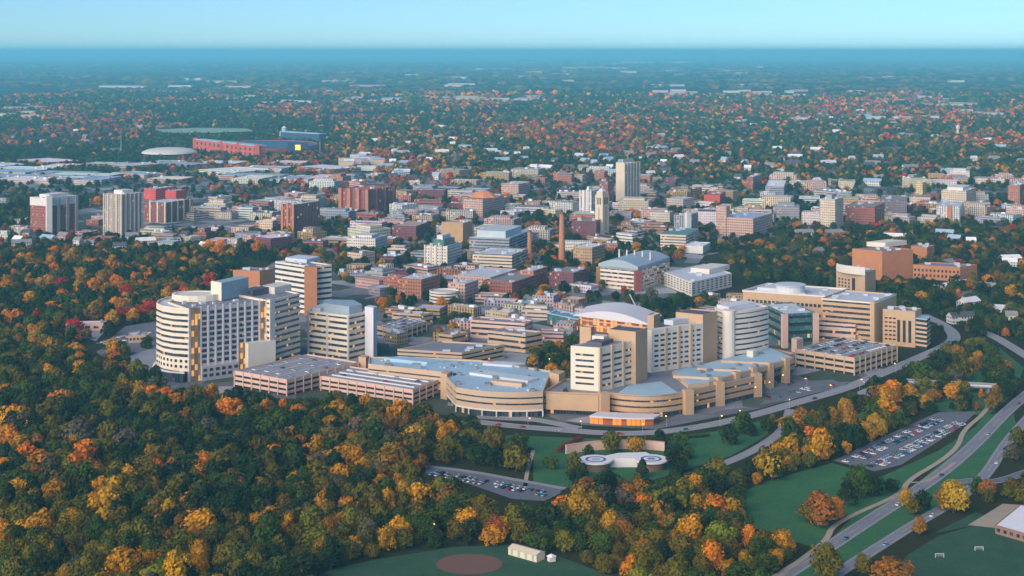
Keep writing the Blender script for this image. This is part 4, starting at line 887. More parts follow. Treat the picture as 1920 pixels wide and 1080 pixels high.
lot('bank_lawn', [(1685, 735), (1790, 660), (1860, 640), (1920, 690), (1900, 740), (1850, 780), (1760, 770)], LAWN, .06)
lot('sports_field', [(560, 1100), (620, 1068), (700, 1050), (850, 1026), (950, 1021), (1060, 1048), (1150, 1082), (1180, 1100)], LAWN2, .1)
c_ = R(880, 1058); struct('infield', poly_mb([(c_[0] + 17.5 * math.cos(k * math.pi / 24), c_[1] + 16 * math.sin(k * math.pi / 24)) for k in range(48)], .2), DIRT)
lot('playing_field', [(1660, 1100), (1700, 1042), (1760, 1005), (1830, 985), (1960, 1000), (1960, 1100)], LAWN2, .1)
lot('golf_course', [(290, 243), (380, 239), (462, 241), (475, 246), (400, 249), (310, 249)], grass_mat('pale_fairway', (.22, .36, .28), (.30, .42, .32), .004), .3)
lot('field_verge', [(1750, 1000), (1830, 960), (1870, 975), (1830, 985)], LAWN2, .09)
lot('yard', [(1815, 985), (1880, 945), (1960, 950), (1960, 1000)], PATHM, .16)
RL = [(1562, 864), (1645, 824), (1760, 773), (1832, 772), (1800, 802), (1690, 872), (1640, 884)]; lot('car_park_surface', RL, ASPH, .2)
SL = [(798, 874), (880, 884), (1056, 914), (1050, 926), (1020, 940), (960, 936), (880, 908), (798, 888)]; lot('strip_car_park_surface', SL, ASPH, .2)
road('strip_road', [(790, 874), (880, 884), (960, 899), (1060, 917)], 5, PALEASPH, z=.3, marks=False, kerb=False)
L1 = [(195, 645), (235, 612), (298, 602), (298, 638), (240, 660)]; lot('car_park_surface', L1, ASPH, .2)
L2 = [(243, 668), (298, 648), (298, 712), (268, 712)]; lot('forecourt', L2, PALEASPH, .22)
L3 = [(125, 625), (165, 610), (205, 612), (180, 640)]; lot('forecourt', L3, PALEASPH, .18)
L4 = [(1425, 760), (1440, 740), (1500, 715), (1560, 712), (1590, 722), (1500, 745)]; lot('car_park_surface', L4, ASPH, .14)
L5 = [(1600, 738), (1650, 716), (1690, 720), (1640, 745)]; lot('car_park_surface', L5, PALEASPH, .14)

# ---- helicopter pads
HZ = 6.0; ca_, cb_ = R(1117, 861, HZ), R(1221, 860, HZ); t = Thing('helipad', 'white raised helicopter deck with two round blue landing pads on a brown base', 'helipad', cen([ca_, cb_]), land='the helicopter deck')
def circ(c_, r, n_=28, sy=1.0): return [(c_[0] + r * math.cos(k * 2 * math.pi / n_), c_[1] + sy * r * math.sin(k * 2 * math.pi / n_)) for k in range(n_)]
mid = [(ca_[0] - 4, ca_[1] + 2), (cb_[0] + 4, cb_[1] + 2), (cb_[0] - 2, cb_[1] + 17), (ca_[0] + 16, ca_[1] + 16)]
FOOT += [circ(ca_, 13), circ(cb_, 13), mid]
brown = solid('brown_stone', (.20, .12, .09), var=.2)
t.part('link_deck', MB().prism(ccw(mid), 0, HZ - .15), solid('white_deck', (.72, .71, .70), var=.05)); 
for c_ in (ca_, cb_):
    t.part('base_wall', MB().prism(circ(c_, 9.0), 0, HZ - .9, False), brown)
    dk = t.part('landing_deck', MB().prism(circ(c_, 11.0), HZ - .9, HZ, True, True), MATS['white_deck'])
    t.part('blue_ring', MB().ring(circ(c_, 6.8), 1.6, HZ + .01, HZ + .08), solid('helipad_blue', (.05, .09, .30), var=.25, scale=.6), dk)
    t.part('white_circle', MB().prism(circ(c_, 3.0), HZ + .01, HZ + .1), solid('helipad_pale_blue', (.25, .38, .55), var=.2), dk)
    hm = MB()
    for x, w, l in ((-1.3, .7, 4.4), (1.3, .7, 4.4)): hm.box((c_[0] + x, c_[1]), w, l, HZ + .1, HZ + .18)
    hm.box(c_, 1.9, .7, HZ + .1, HZ + .18); t.part('letter_mark', hm, solid('helipad_yellow', (.62, .42, .04), var=.05) if c_ is ca_ else MATS['helipad_blue'], dk)
wl = arc(R(1062, 852), R(1246, 846), -9, 10); t = Thing('retaining_wall', 'curved tan retaining wall behind the helicopter deck', 'wall', cen(wl)); t.part('wall', MB().strip(wl, 1.2, 0, 5.8), PINK); t.part('coping', MB().strip([shift(p, (0, -1), .2) for p in wl], 1.6, 5.8, 6.2), TAN2)
# ---- ball-field shed, white shed, goals, flat white building, bridge
a, b_ = R(953, 1040), R(1006, 1055); n1 = nrm(a, b_); P = ccw([a, b_, shift(b_, n1, -7), shift(a, n1, -7)]); FOOT.append(P)
t = Thing('long_shed', 'long cream shed with a low pale roof beside the ball field', 'shed', cen(P), land='the long cream shed'); t.part('wall', MB().prism(P, 0, 4, False), solid('cream_siding', (.62, .54, .36), var=.05))
mb = MB(); d_ = [shift(p, n1, 0) for p in (a, b_)]; r0, r1_ = along(a, shift(a, n1, -7), .5), along(b_, shift(b_, n1, -7), .5); f0, f1_ = shift(a, n1, .6), shift(b_, n1, .6); k0, k1_ = shift(a, n1, -7.6), shift(b_, n1, -7.6)
mb.quad([(*f0, 3.9), (*f1_, 3.9), (*r1_, 5.2), (*r0, 5.2)]); mb.quad([(*k1_, 3.9), (*k0, 3.9), (*r0, 5.2), (*r1_, 5.2)]); mb.quad([(*f1_, 3.9), (*k1_, 3.9), (*r1_, 5.2)]); mb.quad([(*k0, 3.9), (*f0, 3.9), (*r0, 5.2)])
t.part('roof', mb, solid('cream_roof', (.58, .52, .38), var=.05)); t.windows(a, b_, .2, 3.6, 4, 1, .3, .9, METAL, name='door')
c_ = R(1034, 1052); t = Thing('storage_hut', 'small white storage hut next to the long cream shed', 'hut', c_); t.part('wall', MB().box(c_, 3.6, 3, 0, 2.6, .4), TINT, color=C_WHT); t.part('roof', MB().tube(c_, 2.9, .4, 2.6, 3.8, 4), ROOFT, color=RF['white']); FOOT.append(circ(c_, 3))
for px, lab in (((1836, 1033), 'white football goal by the far side of the playing field'), ((1762, 1046), 'white football goal by the road side of the playing field')):
    c_ = R(*px); t = Thing('football_goal', lab, 'goal', c_)
    for s in (-2.2, 2.2): t.part('post', MB().bar((c_[0] + s, c_[1], 0), (c_[0] + s, c_[1], 2.3), .14), COOLW); t.part('stay', MB().bar((c_[0] + s, c_[1], 2.3), (c_[0] + s, c_[1] + 2, 0), .09), COOLW)
    t.part('crossbar', MB().bar((c_[0] - 2.2, c_[1], 2.3), (c_[0] + 2.2, c_[1], 2.3), .14), COOLW); nb = MB()
    for k in range(9):
        x = c_[0] - 2.2 + k * .55; nb.bar((x, c_[1], 2.25), (x, c_[1] + 2, .03), .025, 4)
        f = k / 8; nb.bar((c_[0] - 2.2, c_[1] + 2 * f, 2.25 * (1 - f) + .03), (c_[0] + 2.2, c_[1] + 2 * f, 2.25 * (1 - f) + .03), .025, 4)
    t.part('net', nb, COOLW)
a, b_, c_ = R(1866, 984, 5), R(1940, 1005, 5), R(1985, 965, 5); P = quad_from(a, b_, c_); FOOT.append(P)
t = Thing('flat_roofed_building', 'low brown building with a bright white flat roof beside the playing field', 'building', cen(P), land='the white-roofed brown building'); walls(t, P, 0, 5, solid('brown_block', (.24, .14, .10), var=.2)); t.part('roof', MB().prism(inset(P, .4), 4.2, 4.7), solid('white_roof', (.74, .75, .76), var=.05)); t.windows(a, b_, 1, 4, 6, 1, .5, .6, GLASS)
units(t, P, 4.7, 3, ROOFG, 1.5, 2.5, .8, 1.4)
a, b_ = R(1686, 716, 6), R(1870, 726, 6); n1 = nrm(a, b_); t = Thing('road_bridge', 'low grey road bridge crossing the wooded bank above the riverside car park', 'bridge', cen([a, b_]), land='the road bridge')
P = ccw([a, b_, shift(b_, n1, -9), shift(a, n1, -9)]); t.part('deck', MB().prism(P, 4.8, 6, True, True), PALEASPH); FOOT.append(P)
for o in (0, -8.5): t.part('parapet', MB().prism(ccw([shift(a, n1, o), shift(b_, n1, o), shift(b_, n1, o - .5), shift(a, n1, o - .5)]), 6, 7.1), COOLW if o == 0 else PALEASPH)
for k in range(5): t.part('bridge_pier', MB().box(shift(along(a, b_, .1 + .2 * k), n1, -4.5), 1.6, 7, 0, 4.8, .05), PALEASPH)

# ---- lit street lamps
LAMP = glow('sodium_lamp', (1.0, .55, .12), 2.2); pole_m = MB().tube((0, 0), .14, .09, 0, 8, 6).bar((0, 0, 7.9), (1.4, 0, 8.1), .08).mesh('pole', METAL); head_m = MB().box((1.5, 0), 1.0, .6, 7.8, 8.25).mesh('lamp_head', LAMP)
LP = [(1465, 722), (1513, 728), (1612, 730), (1340, 760), (1300, 775), (1250, 800), (1030, 690), (1033, 715), (990, 806), (1090, 812), (1390, 790), (1480, 770), (1560, 742), (818, 1010), (1680, 700), (1445, 735), (1350, 800), (1420, 745), (1205, 815), (700, 780)]
items = []
for k, p in enumerate(LP):
    c_ = R(*p); o = bpy.data.objects.new('street_lamp', None); COL.objects.link(o); o.location = (*c_, 0); o.rotation_euler = (0, 0, random.uniform(0, 6)); tag(o, None, 'street lamp', 'lit street lamps around the hospital'); link('pole', pole_m, o); link('lamp_head', head_m, o)
    items.append((o, 'lit amber street lamp', c_))
label_set(items, LAND)

# ---- cars
def car_mesh():
    mb = MB(); prof = [(-2.25, .35), (2.2, .35), (2.25, .75), (1.1, .98), (-1.9, 1.0), (-2.3, .85)]
    cab = [(1.05, .97), (.35, 1.45), (-1.2, 1.48), (-1.95, .99)]
    for pr, w0, mi in ((prof, .9, 0), (cab, .78, 1)):
        for i in range(len(pr)):
            j = (i + 1) % len(pr); a, b = pr[i], pr[j]; m_ = 0 if (mi and i == 1) else mi
            mb.quad([(a[0], -w0, a[1]), (a[0], w0, a[1]), (b[0], w0, b[1]), (b[0], -w0, b[1])][::-1], None, m_)
        mb.quad([(x, -w0, z) for x, z in pr], None, mi); mb.quad([(x, w0, z) for x, z in reversed(pr)], None, mi)
    for x in (-1.4, 1.35):
        for y in (-.82, .82): mb.bar((x, y - .1, .34), (x, y + .1, .34), .34, 8, None, 2)
    return mb.mesh('parked_car', [tinted('car_paint', .3, .02), solid('car_glass', (.02, .025, .03), rough=.1), solid('tyre', (.02, .02, .02))])
CM = car_mesh()
CC = {'white': (.75, .76, .78), 'silver': (.45, .47, .50), 'dark blue': (.03, .07, .20), 'black': (.015, .016, .02), 'red': (.35, .03, .03), 'teal': (.05, .22, .25), 'grey': (.14, .15, .17), 'pale blue': (.25, .42, .60)}
CK = ['white', 'white', 'white', 'silver', 'silver', 'silver', 'dark blue', 'black', 'red', 'teal', 'grey', 'pale blue', 'pale blue']
NC = 0
def car(c_, a, z, where, grp):
    global NC
    if NC >= 325: return
    NC += 1; k = random.choice(CK); o = link('parked_car', CM, None, (*c_, z), a + random.choice((0, math.pi)), CC[k]); tag(o, '%s car %s' % (k, where), 'car', grp)
def rows(a, b, offs, step, z, occ, where, grp, poly=None):
    L = math.dist(a, b); d = ((b[0] - a[0]) / L, (b[1] - a[1]) / L); n1 = (-d[1], d[0]); ang = math.atan2(n1[1], n1[0])
    for ri, o in enumerate(offs):
        k = 0
        for i in range(int(L / step)):
            p = (a[0] + d[0] * step * (i + .5) + n1[0] * o, a[1] + d[1] * step * (i + .5) + n1[1] * o)
            if random.random() > occ or (poly and not inpoly(*p, poly)): continue
            k += 1; car(p, ang, z, where % (ordinal(k), ordinal(ri)), grp)
W_RL = [R(*p) for p in RL]
bl = MB(); a_, b_ = R(1646, 880), R(1812, 795); L_ = math.dist(a_, b_); d_ = ((b_[0] - a_[0]) / L_, (b_[1] - a_[1]) / L_); n_ = (-d_[1], d_[0])
for o in (1, 6.5, 18, 23.5, 34, 39.5, 50):
    for i in range(int(L_ / 3.7)):
        p = shift(shift(a_, d_, 3.7 * i), n_, o)
        if inpoly(*p, W_RL): q_, r_ = shift(p, n_, -2.4), shift(p, n_, 2.4); bl.quad([(*q_, .24), (*shift(q_, d_, .14), .24), (*shift(r_, d_, .14), .24), (*r_, .24)])
struct('bay_marking', bl, PAINT)
rows(R(1646, 880), R(1812, 795), (1, 6.5, 18, 23.5, 34, 39.5, 50), 3.7, .22, .8, 'parked %s along the %s row, riverside car park', 'cars in the riverside car park', W_RL)
rows(R(820, 884), R(1040, 925), (-3.5, -9), 4.2, .32, .8, 'parked %s along the %s row of the strip car park', 'cars in the strip car park')
for (a, b_, c_, h), ln, n_, occ in ((DECKS[2], 'the car-filled rooftop deck', 55, 0), (DECKS[0], 'the deck by the ward wing', 16, 0), (DECKS[1], 'the pink parking deck', 8, 0), (DECKS[3], 'the small parking deck', 20, 0)):
    D_ = (a[0] + c_[0] - b_[0], a[1] + c_[1] - b_[1]); nr = 5 if n_ > 30 else 4; per = n_ // nr; ang = math.atan2(c_[1] - b_[1], c_[0] - b_[0]) 
    for r in range(nr):
        for k in range(per):
            p = along(along(a, b_, (r + .6) / (nr + .2)), along(D_, c_, (r + .6) / (nr + .2)), (k + .7 + random.uniform(-.1, .1)) / (per + .4)); car(p, ang + math.pi / 2, h + .02, '%s in the %s row on %s' % (ordinal(k), ordinal(r), ln), 'cars on the parking decks')
rows(R(206, 648), R(292, 622), (0, 7, 14), 5, .22, .7, 'parked %s in the %s row, tower lot', 'cars in the lot by the tower')
rows(R(1440, 752), R(1575, 722), (2, 8), 6, .2, .5, 'parked %s along the %s row, lot past the podium', 'cars in the lot past the podium')
for rd, nm_, off in ((r3, 'parkway', 2.3), (r4, 'parkway', 1.9)):
    for s in range(5):
        i = int(len(rd) * (.2 + .14 * s)); p = along(rd[i], rd[i + 1], random.random()); d = math.atan2(rd[i + 1][1] - rd[i][1], rd[i + 1][0] - rd[i][0]); car(shift(p, nrm(rd[i], rd[i + 1]), off), d, .14, 'driving on the %s carriageway, %s from the bottom of the view' % ('wider' if rd is r3 else 'narrower', ordinal(s)), 'cars on the parkway')
for s in range(10):
    i = random.randrange(4, len(r1) - 6); p = along(r1[i], r1[i + 1], .5); d = math.atan2(r1[i + 1][1] - r1[i][1], r1[i + 1][0] - r1[i][0]); n1 = nrm(r1[i], r1[i + 1]); car(shift(p, n1, 3), d, .14, 'driving along the hospital road, %s met' % ordinal(s), 'cars on the hospital road')

# ================================================================== TREES
def blob_crown(n_blobs, per, leaf, seed, shape='round'):
    """leaf clumps over lobes inside an uneven crown; unit crown: radius 1, from z 0 to 1.7"""
    rnd = random.Random(seed); V, Fc = [], []; lobes = []
    for i in range(n_blobs):
        t_ = (i + .5) / n_blobs; z = .35 + 1.05 * t_; rr = (1 - abs(2 * (z - .35) / 1.15 - .75) ** 2 * .38) if shape == 'round' else max(.12, 1.0 - (z - .2) * .72)
        a = i * 2.4 + rnd.uniform(-.5, .5); d = rr * rnd.uniform(.25, .68) * (1 if i < n_blobs - 2 else .35); lobes.append((d * math.cos(a), d * math.sin(a), z, rnd.uniform(.30, .50) * (1 if shape == 'round' else .75)))
    for (x, y, z, r) in lobes:
        for k in range(per):
            u = rnd.uniform(-.55, 1); th = rnd.uniform(0, 2 * math.pi); s = math.sqrt(max(0, 1 - u * u)); n_ = Vector((s * math.cos(th), s * math.sin(th), u)); q_ = r * rnd.uniform(.72, 1.1)
            c_ = Vector((x, y, z)) + n_ * q_; n2 = (n_ + Vector((rnd.uniform(-.6, .6), rnd.uniform(-.6, .6), rnd.uniform(-.3, .7)))).normalized(); tx = n2.orthogonal().normalized(); ty = n2.cross(tx); w = rnd.uniform(0, 6.28); l = leaf * rnd.uniform(.6, 1.3)
            e1 = (tx * math.cos(w) + ty * math.sin(w)) * l; e2 = (ty * math.cos(w) - tx * math.sin(w)) * l * .75; i0 = len(V)
            V += [tuple(c_ + e1), tuple(c_ + e2), tuple(c_ - e1), tuple(c_ - e2)]; Fc.append((i0, i0 + 1, i0 + 2, i0 + 3))
    return V, Fc
def trunk_mb(limbs=True, seed=0):
    rnd = random.Random(seed); mb = MB(); mb.bar((0, 0, -.05), (0, 0, .75), .055, 6, .04); mb.bar((0, 0, .75), (.03, .02, 1.3), .04, 5, .015)
    if limbs:
        for k in range(5):
            a = k * 1.3 + rnd.uniform(-.3, .3); z = .4 + k * .09; mb.bar((0, 0, z), (.5 * math.cos(a), .5 * math.sin(a), z + .42), .025, 4, .008)
    return mb
LEAF_O, LEAF_I = foliage('leaf_object', 'object'), foliage('leaf_scattered', 'instancer')
def mesh_vf(name, V, Fc, mats, extra=None):
    me = bpy.data.meshes.new(name); V2, F2 = list(V), list(Fc); mi = [0] * len(Fc)
    if extra:
        o = len(V2); V2 += extra.v; F2 += [tuple(i + o for i in f) for f in extra.f]; mi += [1] * len(extra.f)
    me.from_pydata(V2, [], F2)
    for m_ in mats: me.materials.append(m_)
    me.polygons.foreach_set('material_index', mi); me.update(); return me
CROWN = [mesh_vf('crown', *blob_crown(15, 105, .085, 11 + k), [LEAF_O]) for k in range(6)] + [mesh_vf('crown', *blob_crown(16, 80, .075, 40 + k, 'cone'), [LEAF_O]) for k in range(2)]
TRUNK = [trunk_mb(True, k).mesh('trunk', BARK) for k in range(3)]
HID = bpy.data.collections.new('tree_kit')
for k in range(6): HID.objects.link(bpy.data.objects.new('kit_a%d' % k, mesh_vf('kit', *blob_crown(12, 60, .12, 70 + k, 'cone' if k == 5 else 'round'), [LEAF_I, BARK], trunk_mb(False))))
LOW = bpy.data.collections.new('far_tree_kit')
for k in range(4): LOW.objects.link(bpy.data.objects.new('kit_b%d' % k, mesh_vf('kit', *blob_crown(7, 26, .20, 90 + k), [LEAF_I, BARK], trunk_mb(False))))
PAL = {'green': (.036, .066, .007), 'deep green': (.010, .027, .007), 'olive': (.110, .092, .005), 'golden': (.46, .215, .003), 'orange': (.60, .185, .004), 'rust': (.24, .110, .010), 'red': (.42, .016, .02), 'grey-brown': (.095, .075, .055), 'lime': (.16, .17, .009)}
MIX = {
 'deep': dict(zip(PAL, (32, 36, 18, 3, 2, 3, 0, 3, 4))), 'mixed': dict(zip(PAL, (28, 22, 30, 15, 3, 3, 0, 4, 9))), 'brownish': dict(zip(PAL, (20, 14, 28, 13, 2, 6, 0, 14, 6))),
 'goldedge': dict(zip(PAL, (18, 12, 16, 22, 22, 5, 0, 2, 3))), 'hill': dict(zip(PAL, (26, 32, 10, 11, 9, 9, 1, 3, 1))), 'dark': dict(zip(PAL, (34, 44, 10, 2, 2, 4, 1, 2, 0))), 'city': dict(zip(PAL, (30, 42, 8, 4, 4, 7, 3, 2, 0))),
 'bright': dict(zip(PAL, (28, 14, 28, 13, 2, 2, 0, 3, 16))), 'suburb': dict(zip(PAL, (36, 46, 12, 4, 3, 4, 2.5, 8, 1))), 'bank': dict(zip(PAL, (24, 30, 24, 6, 2, 5, 0, 6, 2))), 'park': dict(zip(PAL, (22, 18, 26, 20, 3, 4, 0, 4, 6)))}
def pick(mix, x, y, sc=.009):
    n_ = noise.noise((x * sc, y * sc, 3.1)) * .5 + noise.noise((x * sc * 3, y * sc * 3, 9.0)) * .25 + .30
    names = list(MIX[mix]); wts = [MIX[mix][k] * math.exp(-abs(i / 8 - n_) * 2.0) for i, k in enumerate(names)]
    return random.choices(names, wts)[0]
def jit(c, v=.22): k = random.uniform(1 - v, 1 + v); return tuple(max(.002, a * k * random.uniform(.88, 1.12)) for a in c)
ZONES = [
 ('deep', .97, [(0, 600), (120, 640), (230, 695), (298, 722), (360, 732), (430, 732), (540, 752), (600, 748), (690, 758), (640, 790), (560, 880), (300, 890), (0, 900)]),
 ('brownish', .9, [(560, 755), (690, 750), (770, 762), (850, 775), (905, 800), (905, 870), (800, 862), (700, 900), (540, 900)]),
 ('mixed', .97, [(0, 880), (560, 870), (790, 880), (880, 938), (965, 964), (1075, 945), (1110, 905), (1215, 895), (1215, 960), (1120, 1010), (1010, 1008), (850, 1008), (700, 1035), (560, 1090), (0, 1120)]),
 ('bright', .95, [(1215, 900), (1300, 905), (1368, 885), (1400, 915), (1375, 945), (1395, 985), (1470, 1005), (1525, 1020), (1440, 1085), (1400, 1120), (1150, 1120), (1080, 1035), (1130, 1000), (1215, 955)]),
 ('mixed', .85, [(900, 815), (985, 828), (985, 872), (900, 860)]), ('dark', .20, [(1000, 830), (1440, 795), (1440, 825), (1225, 890), (1000, 900)]), ('dark', .6, [(1090, 893), (1240, 895), (1240, 908), (1090, 915)]),
 ('park', .9, [(1250, 915), (1390, 866), (1470, 815), (1490, 775), (1580, 755), (1690, 728), (1700, 780), (1640, 815), (1550, 850), (1470, 880), (1390, 905), (1340, 905)]),
 ('dark', .6, [(1330, 805), (1420, 785), (1490, 760), (1480, 790), (1420, 830), (1350, 850)]),
 ('bank', .62, [(1690, 700), (1760, 655), (1850, 635), (1900, 690), (1900, 745), (1830, 760), (1700, 765)]), ('dark', .25, [(1590, 740), (1690, 690), (1700, 760), (1600, 770)]),
 ('brownish', .6, [(1560, 1060), (1640, 985), (1720, 935), (1800, 905), (1800, 930), (1700, 990), (1600, 1060)]), ('brownish', .38, [(1790, 905), (1900, 800), (1930, 740), (1920, 830), (1850, 925)]), ('bank', .5, [(1620, 1090), (1740, 1000), (1830, 950), (1900, 900), (1960, 880), (1960, 930), (1830, 965), (1700, 1035), (1660, 1090)]),
 ('hill', .97, [(-60, 470), (440, 462), (445, 530), (330, 560), (292, 600), (200, 610), (130, 632), (-60, 605)]), ('dark', .5, [(200, 600), (300, 590), (298, 605), (230, 612), (200, 622)]),
 ('dark', .9, [(1690, 560), (1760, 545), (1920, 500), (1980, 500), (1980, 660), (1830, 612), (1780, 602), (1750, 620), (1740, 580)]), ('hill', .55, [(1800, 525), (1980, 490), (1980, 560), (1840, 560)]),
 ('suburb', .85, [(1320, 452), (1600, 425), (1980, 408), (1980, 505), (1840, 498), (1720, 490), (1590, 470), (1580, 520), (1400, 505), (1360, 480)]), ('dark', .9, [(1400, 490), (1580, 480), (1570, 530), (1480, 515), (1400, 520)]),
 ('hill', .8, [(980, 640), (1085, 640), (1068, 690), (1030, 692), (985, 672)]), ('city', .45, [(700, 535), (905, 535), (870, 605), (720, 595)]), ('dark', .75, [(1640, 522), (1860, 528), (1860, 565), (1760, 590), (1700, 570), (1640, 545)]), ('dark', .5, [(200, 640), (300, 630), (300, 715), (255, 715), (200, 680)]), ('dark', .5, [(1130, 550), (1340, 555), (1335, 580), (1220, 590), (1180, 560)]),
 ('city', .45, [(-60, 425), (520, 425), (440, 468), (-60, 478)]), ('dark', .75, [(-60, 325), (380, 340), (520, 330), (620, 350), (240, 368), (60, 400), (50, 440), (-60, 440)]),
 ('city', .55, [(380, 345), (1300, 345), (1980, 352), (1980, 410), (1600, 425), (1320, 452), (1250, 490), (1100, 560), (900, 560), (700, 540), (520, 470), (520, 430)]), ('dark', .6, [(400, 455), (800, 455), (800, 485), (640, 490), (480, 478)]), ('dark', .5, [(860, 385), (1080, 370), (1080, 420), (900, 425)]), ('dark', .6, [(600, 742), (700, 748), (700, 770), (600, 765)])]
GRID = {}
for P in FOOT + CLEAR:
    P2 = P; x0, x1, y0, y1 = min(p[0] for p in P) - 6, max(p[0] for p in P) + 6, min(p[1] for p in P) - 6, max(p[1] for p in P) + 6
    for i in range(int(x0 // 60), int(x1 // 60) + 1):
        for j in range(int(y0 // 60), int(y1 // 60) + 1): GRID.setdefault((i, j), []).append(ccw(P))
for c_, r in HP: GRID.setdefault((int(c_[0] // 60), int(c_[1] // 60)), []).append(circ(c_, r, 6))
def seg_d(p, a, b):
    vx, vy = b[0] - a[0], b[1] - a[1]; t_ = max(0, min(1, ((p[0] - a[0]) * vx + (p[1] - a[1]) * vy) / (vx * vx + vy * vy + 1e-9))); return math.hypot(p[0] - a[0] - vx * t_, p[1] - a[1] - vy * t_)
WLOT = [[R(*q_) for q_ in P] for k, P in LOTS.items() if not k.startswith(('lawn', 'bank', 'field_v', 'verge'))]
def blocked(x, y, buf):
    for P in GRID.get((int(x // 60), int(y // 60)), ()):
        if inpoly(x, y, P): return True
        if buf > 0:
            for i in range(len(P)):
                if seg_d((x, y), P[i - 1], P[i]) < buf: return True
    if y < 2000:
        for P, hw in ROADS:
            for i in range(len(P) - 1):
                if abs(P[i][1] - y) < 80 and abs(P[i][0] - x) < 80 and seg_d((x, y), P[i], P[i + 1]) < hw + 3.0: return True
        for P in WLOT:
            if inpoly(x, y, P): return True
    return False
CAND = []                                  # (x, y, radius, height, kind, tint)
def add_tree(x, y, r, h, kind, col=None): CAND.append((x, y, r, h, kind, jit(col or PAL[kind])))
y = 735.0
while y < 2750:
    sp = 9.3 + (y - 735) * .0022; x = -(.345 * y + 60)
    while x < .345 * y + 60:
        xx, yy = x + random.uniform(-.42, .42) * sp, y + random.uniform(-.42, .42) * sp; x += sp
        px, py = PX(xx, yy, 8); z = None
        for mixn, den, poly in ZONES:
            if inpoly(px, py, poly): z = (mixn, den); break
        if z is None or random.random() > z[1] or blocked(xx, yy, 3.4): continue
        k = pick(z[0], xx, yy); small = z[0] in ('city', 'suburb')
        r = random.choice((random.uniform(3.4, 5.2), random.uniform(4.8, 7.0), random.uniform(5.0, 7.4), random.uniform(7.0, 9.8))) * (.85 if small else 1); add_tree(xx, yy, r, r * random.uniform(1.55, 2.3) * (.8 if small else .95), k)
    y += sp * .92
NB = len(CAND)
# orange and gold fringe at the foot of the hospital, and single trees one can point at
for px, py, k, r in [(235, 745, 'golden', 8), (262, 750, 'golden', 8), (285, 752, 'orange', 7), (312, 757, 'orange', 7), (330, 762, 'orange', 6), (350, 760, 'rust', 6), (385, 760, 'orange', 7), (398, 752, 'golden', 7), (425, 782, 'orange', 8), (445, 775, 'orange', 6), (452, 790, 'golden', 6), (500, 782, 'orange', 7), (530, 775, 'orange', 6), (560, 785, 'golden', 6), (655, 800, 'olive', 7), (20, 838, 'orange', 8), (36, 850, 'golden', 7), (8, 830, 'golden', 7), (250, 812, 'orange', 5), (40, 730, 'orange', 6), (430, 775, 'orange', 5), (10, 745, 'golden', 6)]:
    c_ = R(px, py); add_tree(*c_, r, r * 1.9, k)
for px, py, k, r in [(140, 625, 'red', 8), (68, 610, 'red', 8), (222, 600, 'red', 7), (246, 598, 'red', 7), (282, 595, 'red', 10), (270, 598, 'red', 8), (345, 560, 'red', 8), (330, 568, 'orange', 7), (385, 548, 'red', 7), (95, 590, 'orange', 8), (30, 610, 'orange', 9), (12, 605, 'orange', 7), (180, 605, 'rust', 10), (175, 548, 'orange', 9), (190, 540, 'orange', 9), (55, 690, 'olive', 8), (95, 685, 'olive', 8), (1013, 572, 'orange', 8), (1170, 552, 'red', 5), (822, 640, 'rust', 7), (1890, 700, 'rust', 6)]:
    c_ = R(px, py); add_tree(*c_, r, r * 1.9, k)
SINGLES = CAND[NB:]; CAND = [c_ for c_ in CAND[:NB] if not any(math.hypot(c_[0] - s[0], c_[1] - s[1] + 3) < s[2] * 1.25 for s in SINGLES)] + SINGLES
SPECIAL = []
for px, py, k, r, h, lab in [(1540, 985, 'rust', 12, 19, 'broad round orange-brown tree standing alone on the meadow'), (1520, 980, 'olive', 8, 13, 'olive tree leaning into the round orange-brown meadow tree'), (1565, 975, 'orange', 7, 14, 'bright orange tree at the road side of the meadow clump'), (1588, 950, 'deep green', 9, 17, 'dark green meadow tree touching the round orange-brown one'), (1612, 935, 'green', 9, 20, 'tallest green tree of the meadow clump'), (1640, 930, 'deep green', 7, 13, 'dark green tree at the footpath end of the meadow clump'), (1670, 922, 'deep green', 6, 8, 'low dark bush-like tree beside the footpath bend'),
    (1788, 962, 'golden', 10, 20, 'golden brown tree between the two carriageways'), (1775, 958, 'rust', 7, 14, 'rust coloured tree hugging the golden brown roadside tree'), (1850, 935, 'rust', 7, 12, 'small rust tree at the slip road'), (1550, 1090, 'olive', 10, 20, 'tall olive tree beside the parkway at the bottom of the view'), (1672, 1100, 'rust', 10, 15, 'rust tree at the corner of the playing field'), (1698, 950, 'golden', 6, 11, 'small golden tree between parkway and footpath'), (1645, 820, 'golden', 8, 15, 'bright golden tree above the riverside car park'), (1625, 828, 'golden', 8, 14, 'golden tree next to the riverside car park, beside its twin'), (1735, 768, 'golden', 6, 12, 'yellow-orange tree under the road bridge'), (1062, 772, 'deep green', 5, 17, 'single dark conifer in front of the podium'), (1085, 985, 'golden', 11, 22, 'large bright gold tree in the wood above the long cream shed'), (1110, 975, 'golden', 8, 17, 'gold tree just beyond the large bright gold one'), (1145, 1010, 'golden', 6, 16, 'narrow yellow tree beside the large bright gold one'), (935, 1015, 'red', 6, 12, 'round red-orange tree near the ball field edge'), (925, 1005, 'rust', 6, 12, 'rust tree hugging the round red-orange one')]:
    c_ = R(px, py); SPECIAL.append((c_[0], c_[1], r, h, k, jit(PAL['rust'] if False else ({'golden': (.42, .24, .012), 'rust': (.30, .10, .014), 'red': (.34, .06, .02)}.get(k, PAL[k])), .06), lab))
BROAD = [(s[0], s[1], s[2] * .75) for s in SPECIAL if s[2] >= 5]
CAND = [c_ for c_ in CAND if not any(math.hypot(c_[0] - s[0], c_[1] - s[1]) < s[2] for s in BROAD)]
def in_view(c_):
    px, py = PX(c_[0], c_[1], c_[3] * .7); return -10 < px < 1930 and py < 1085
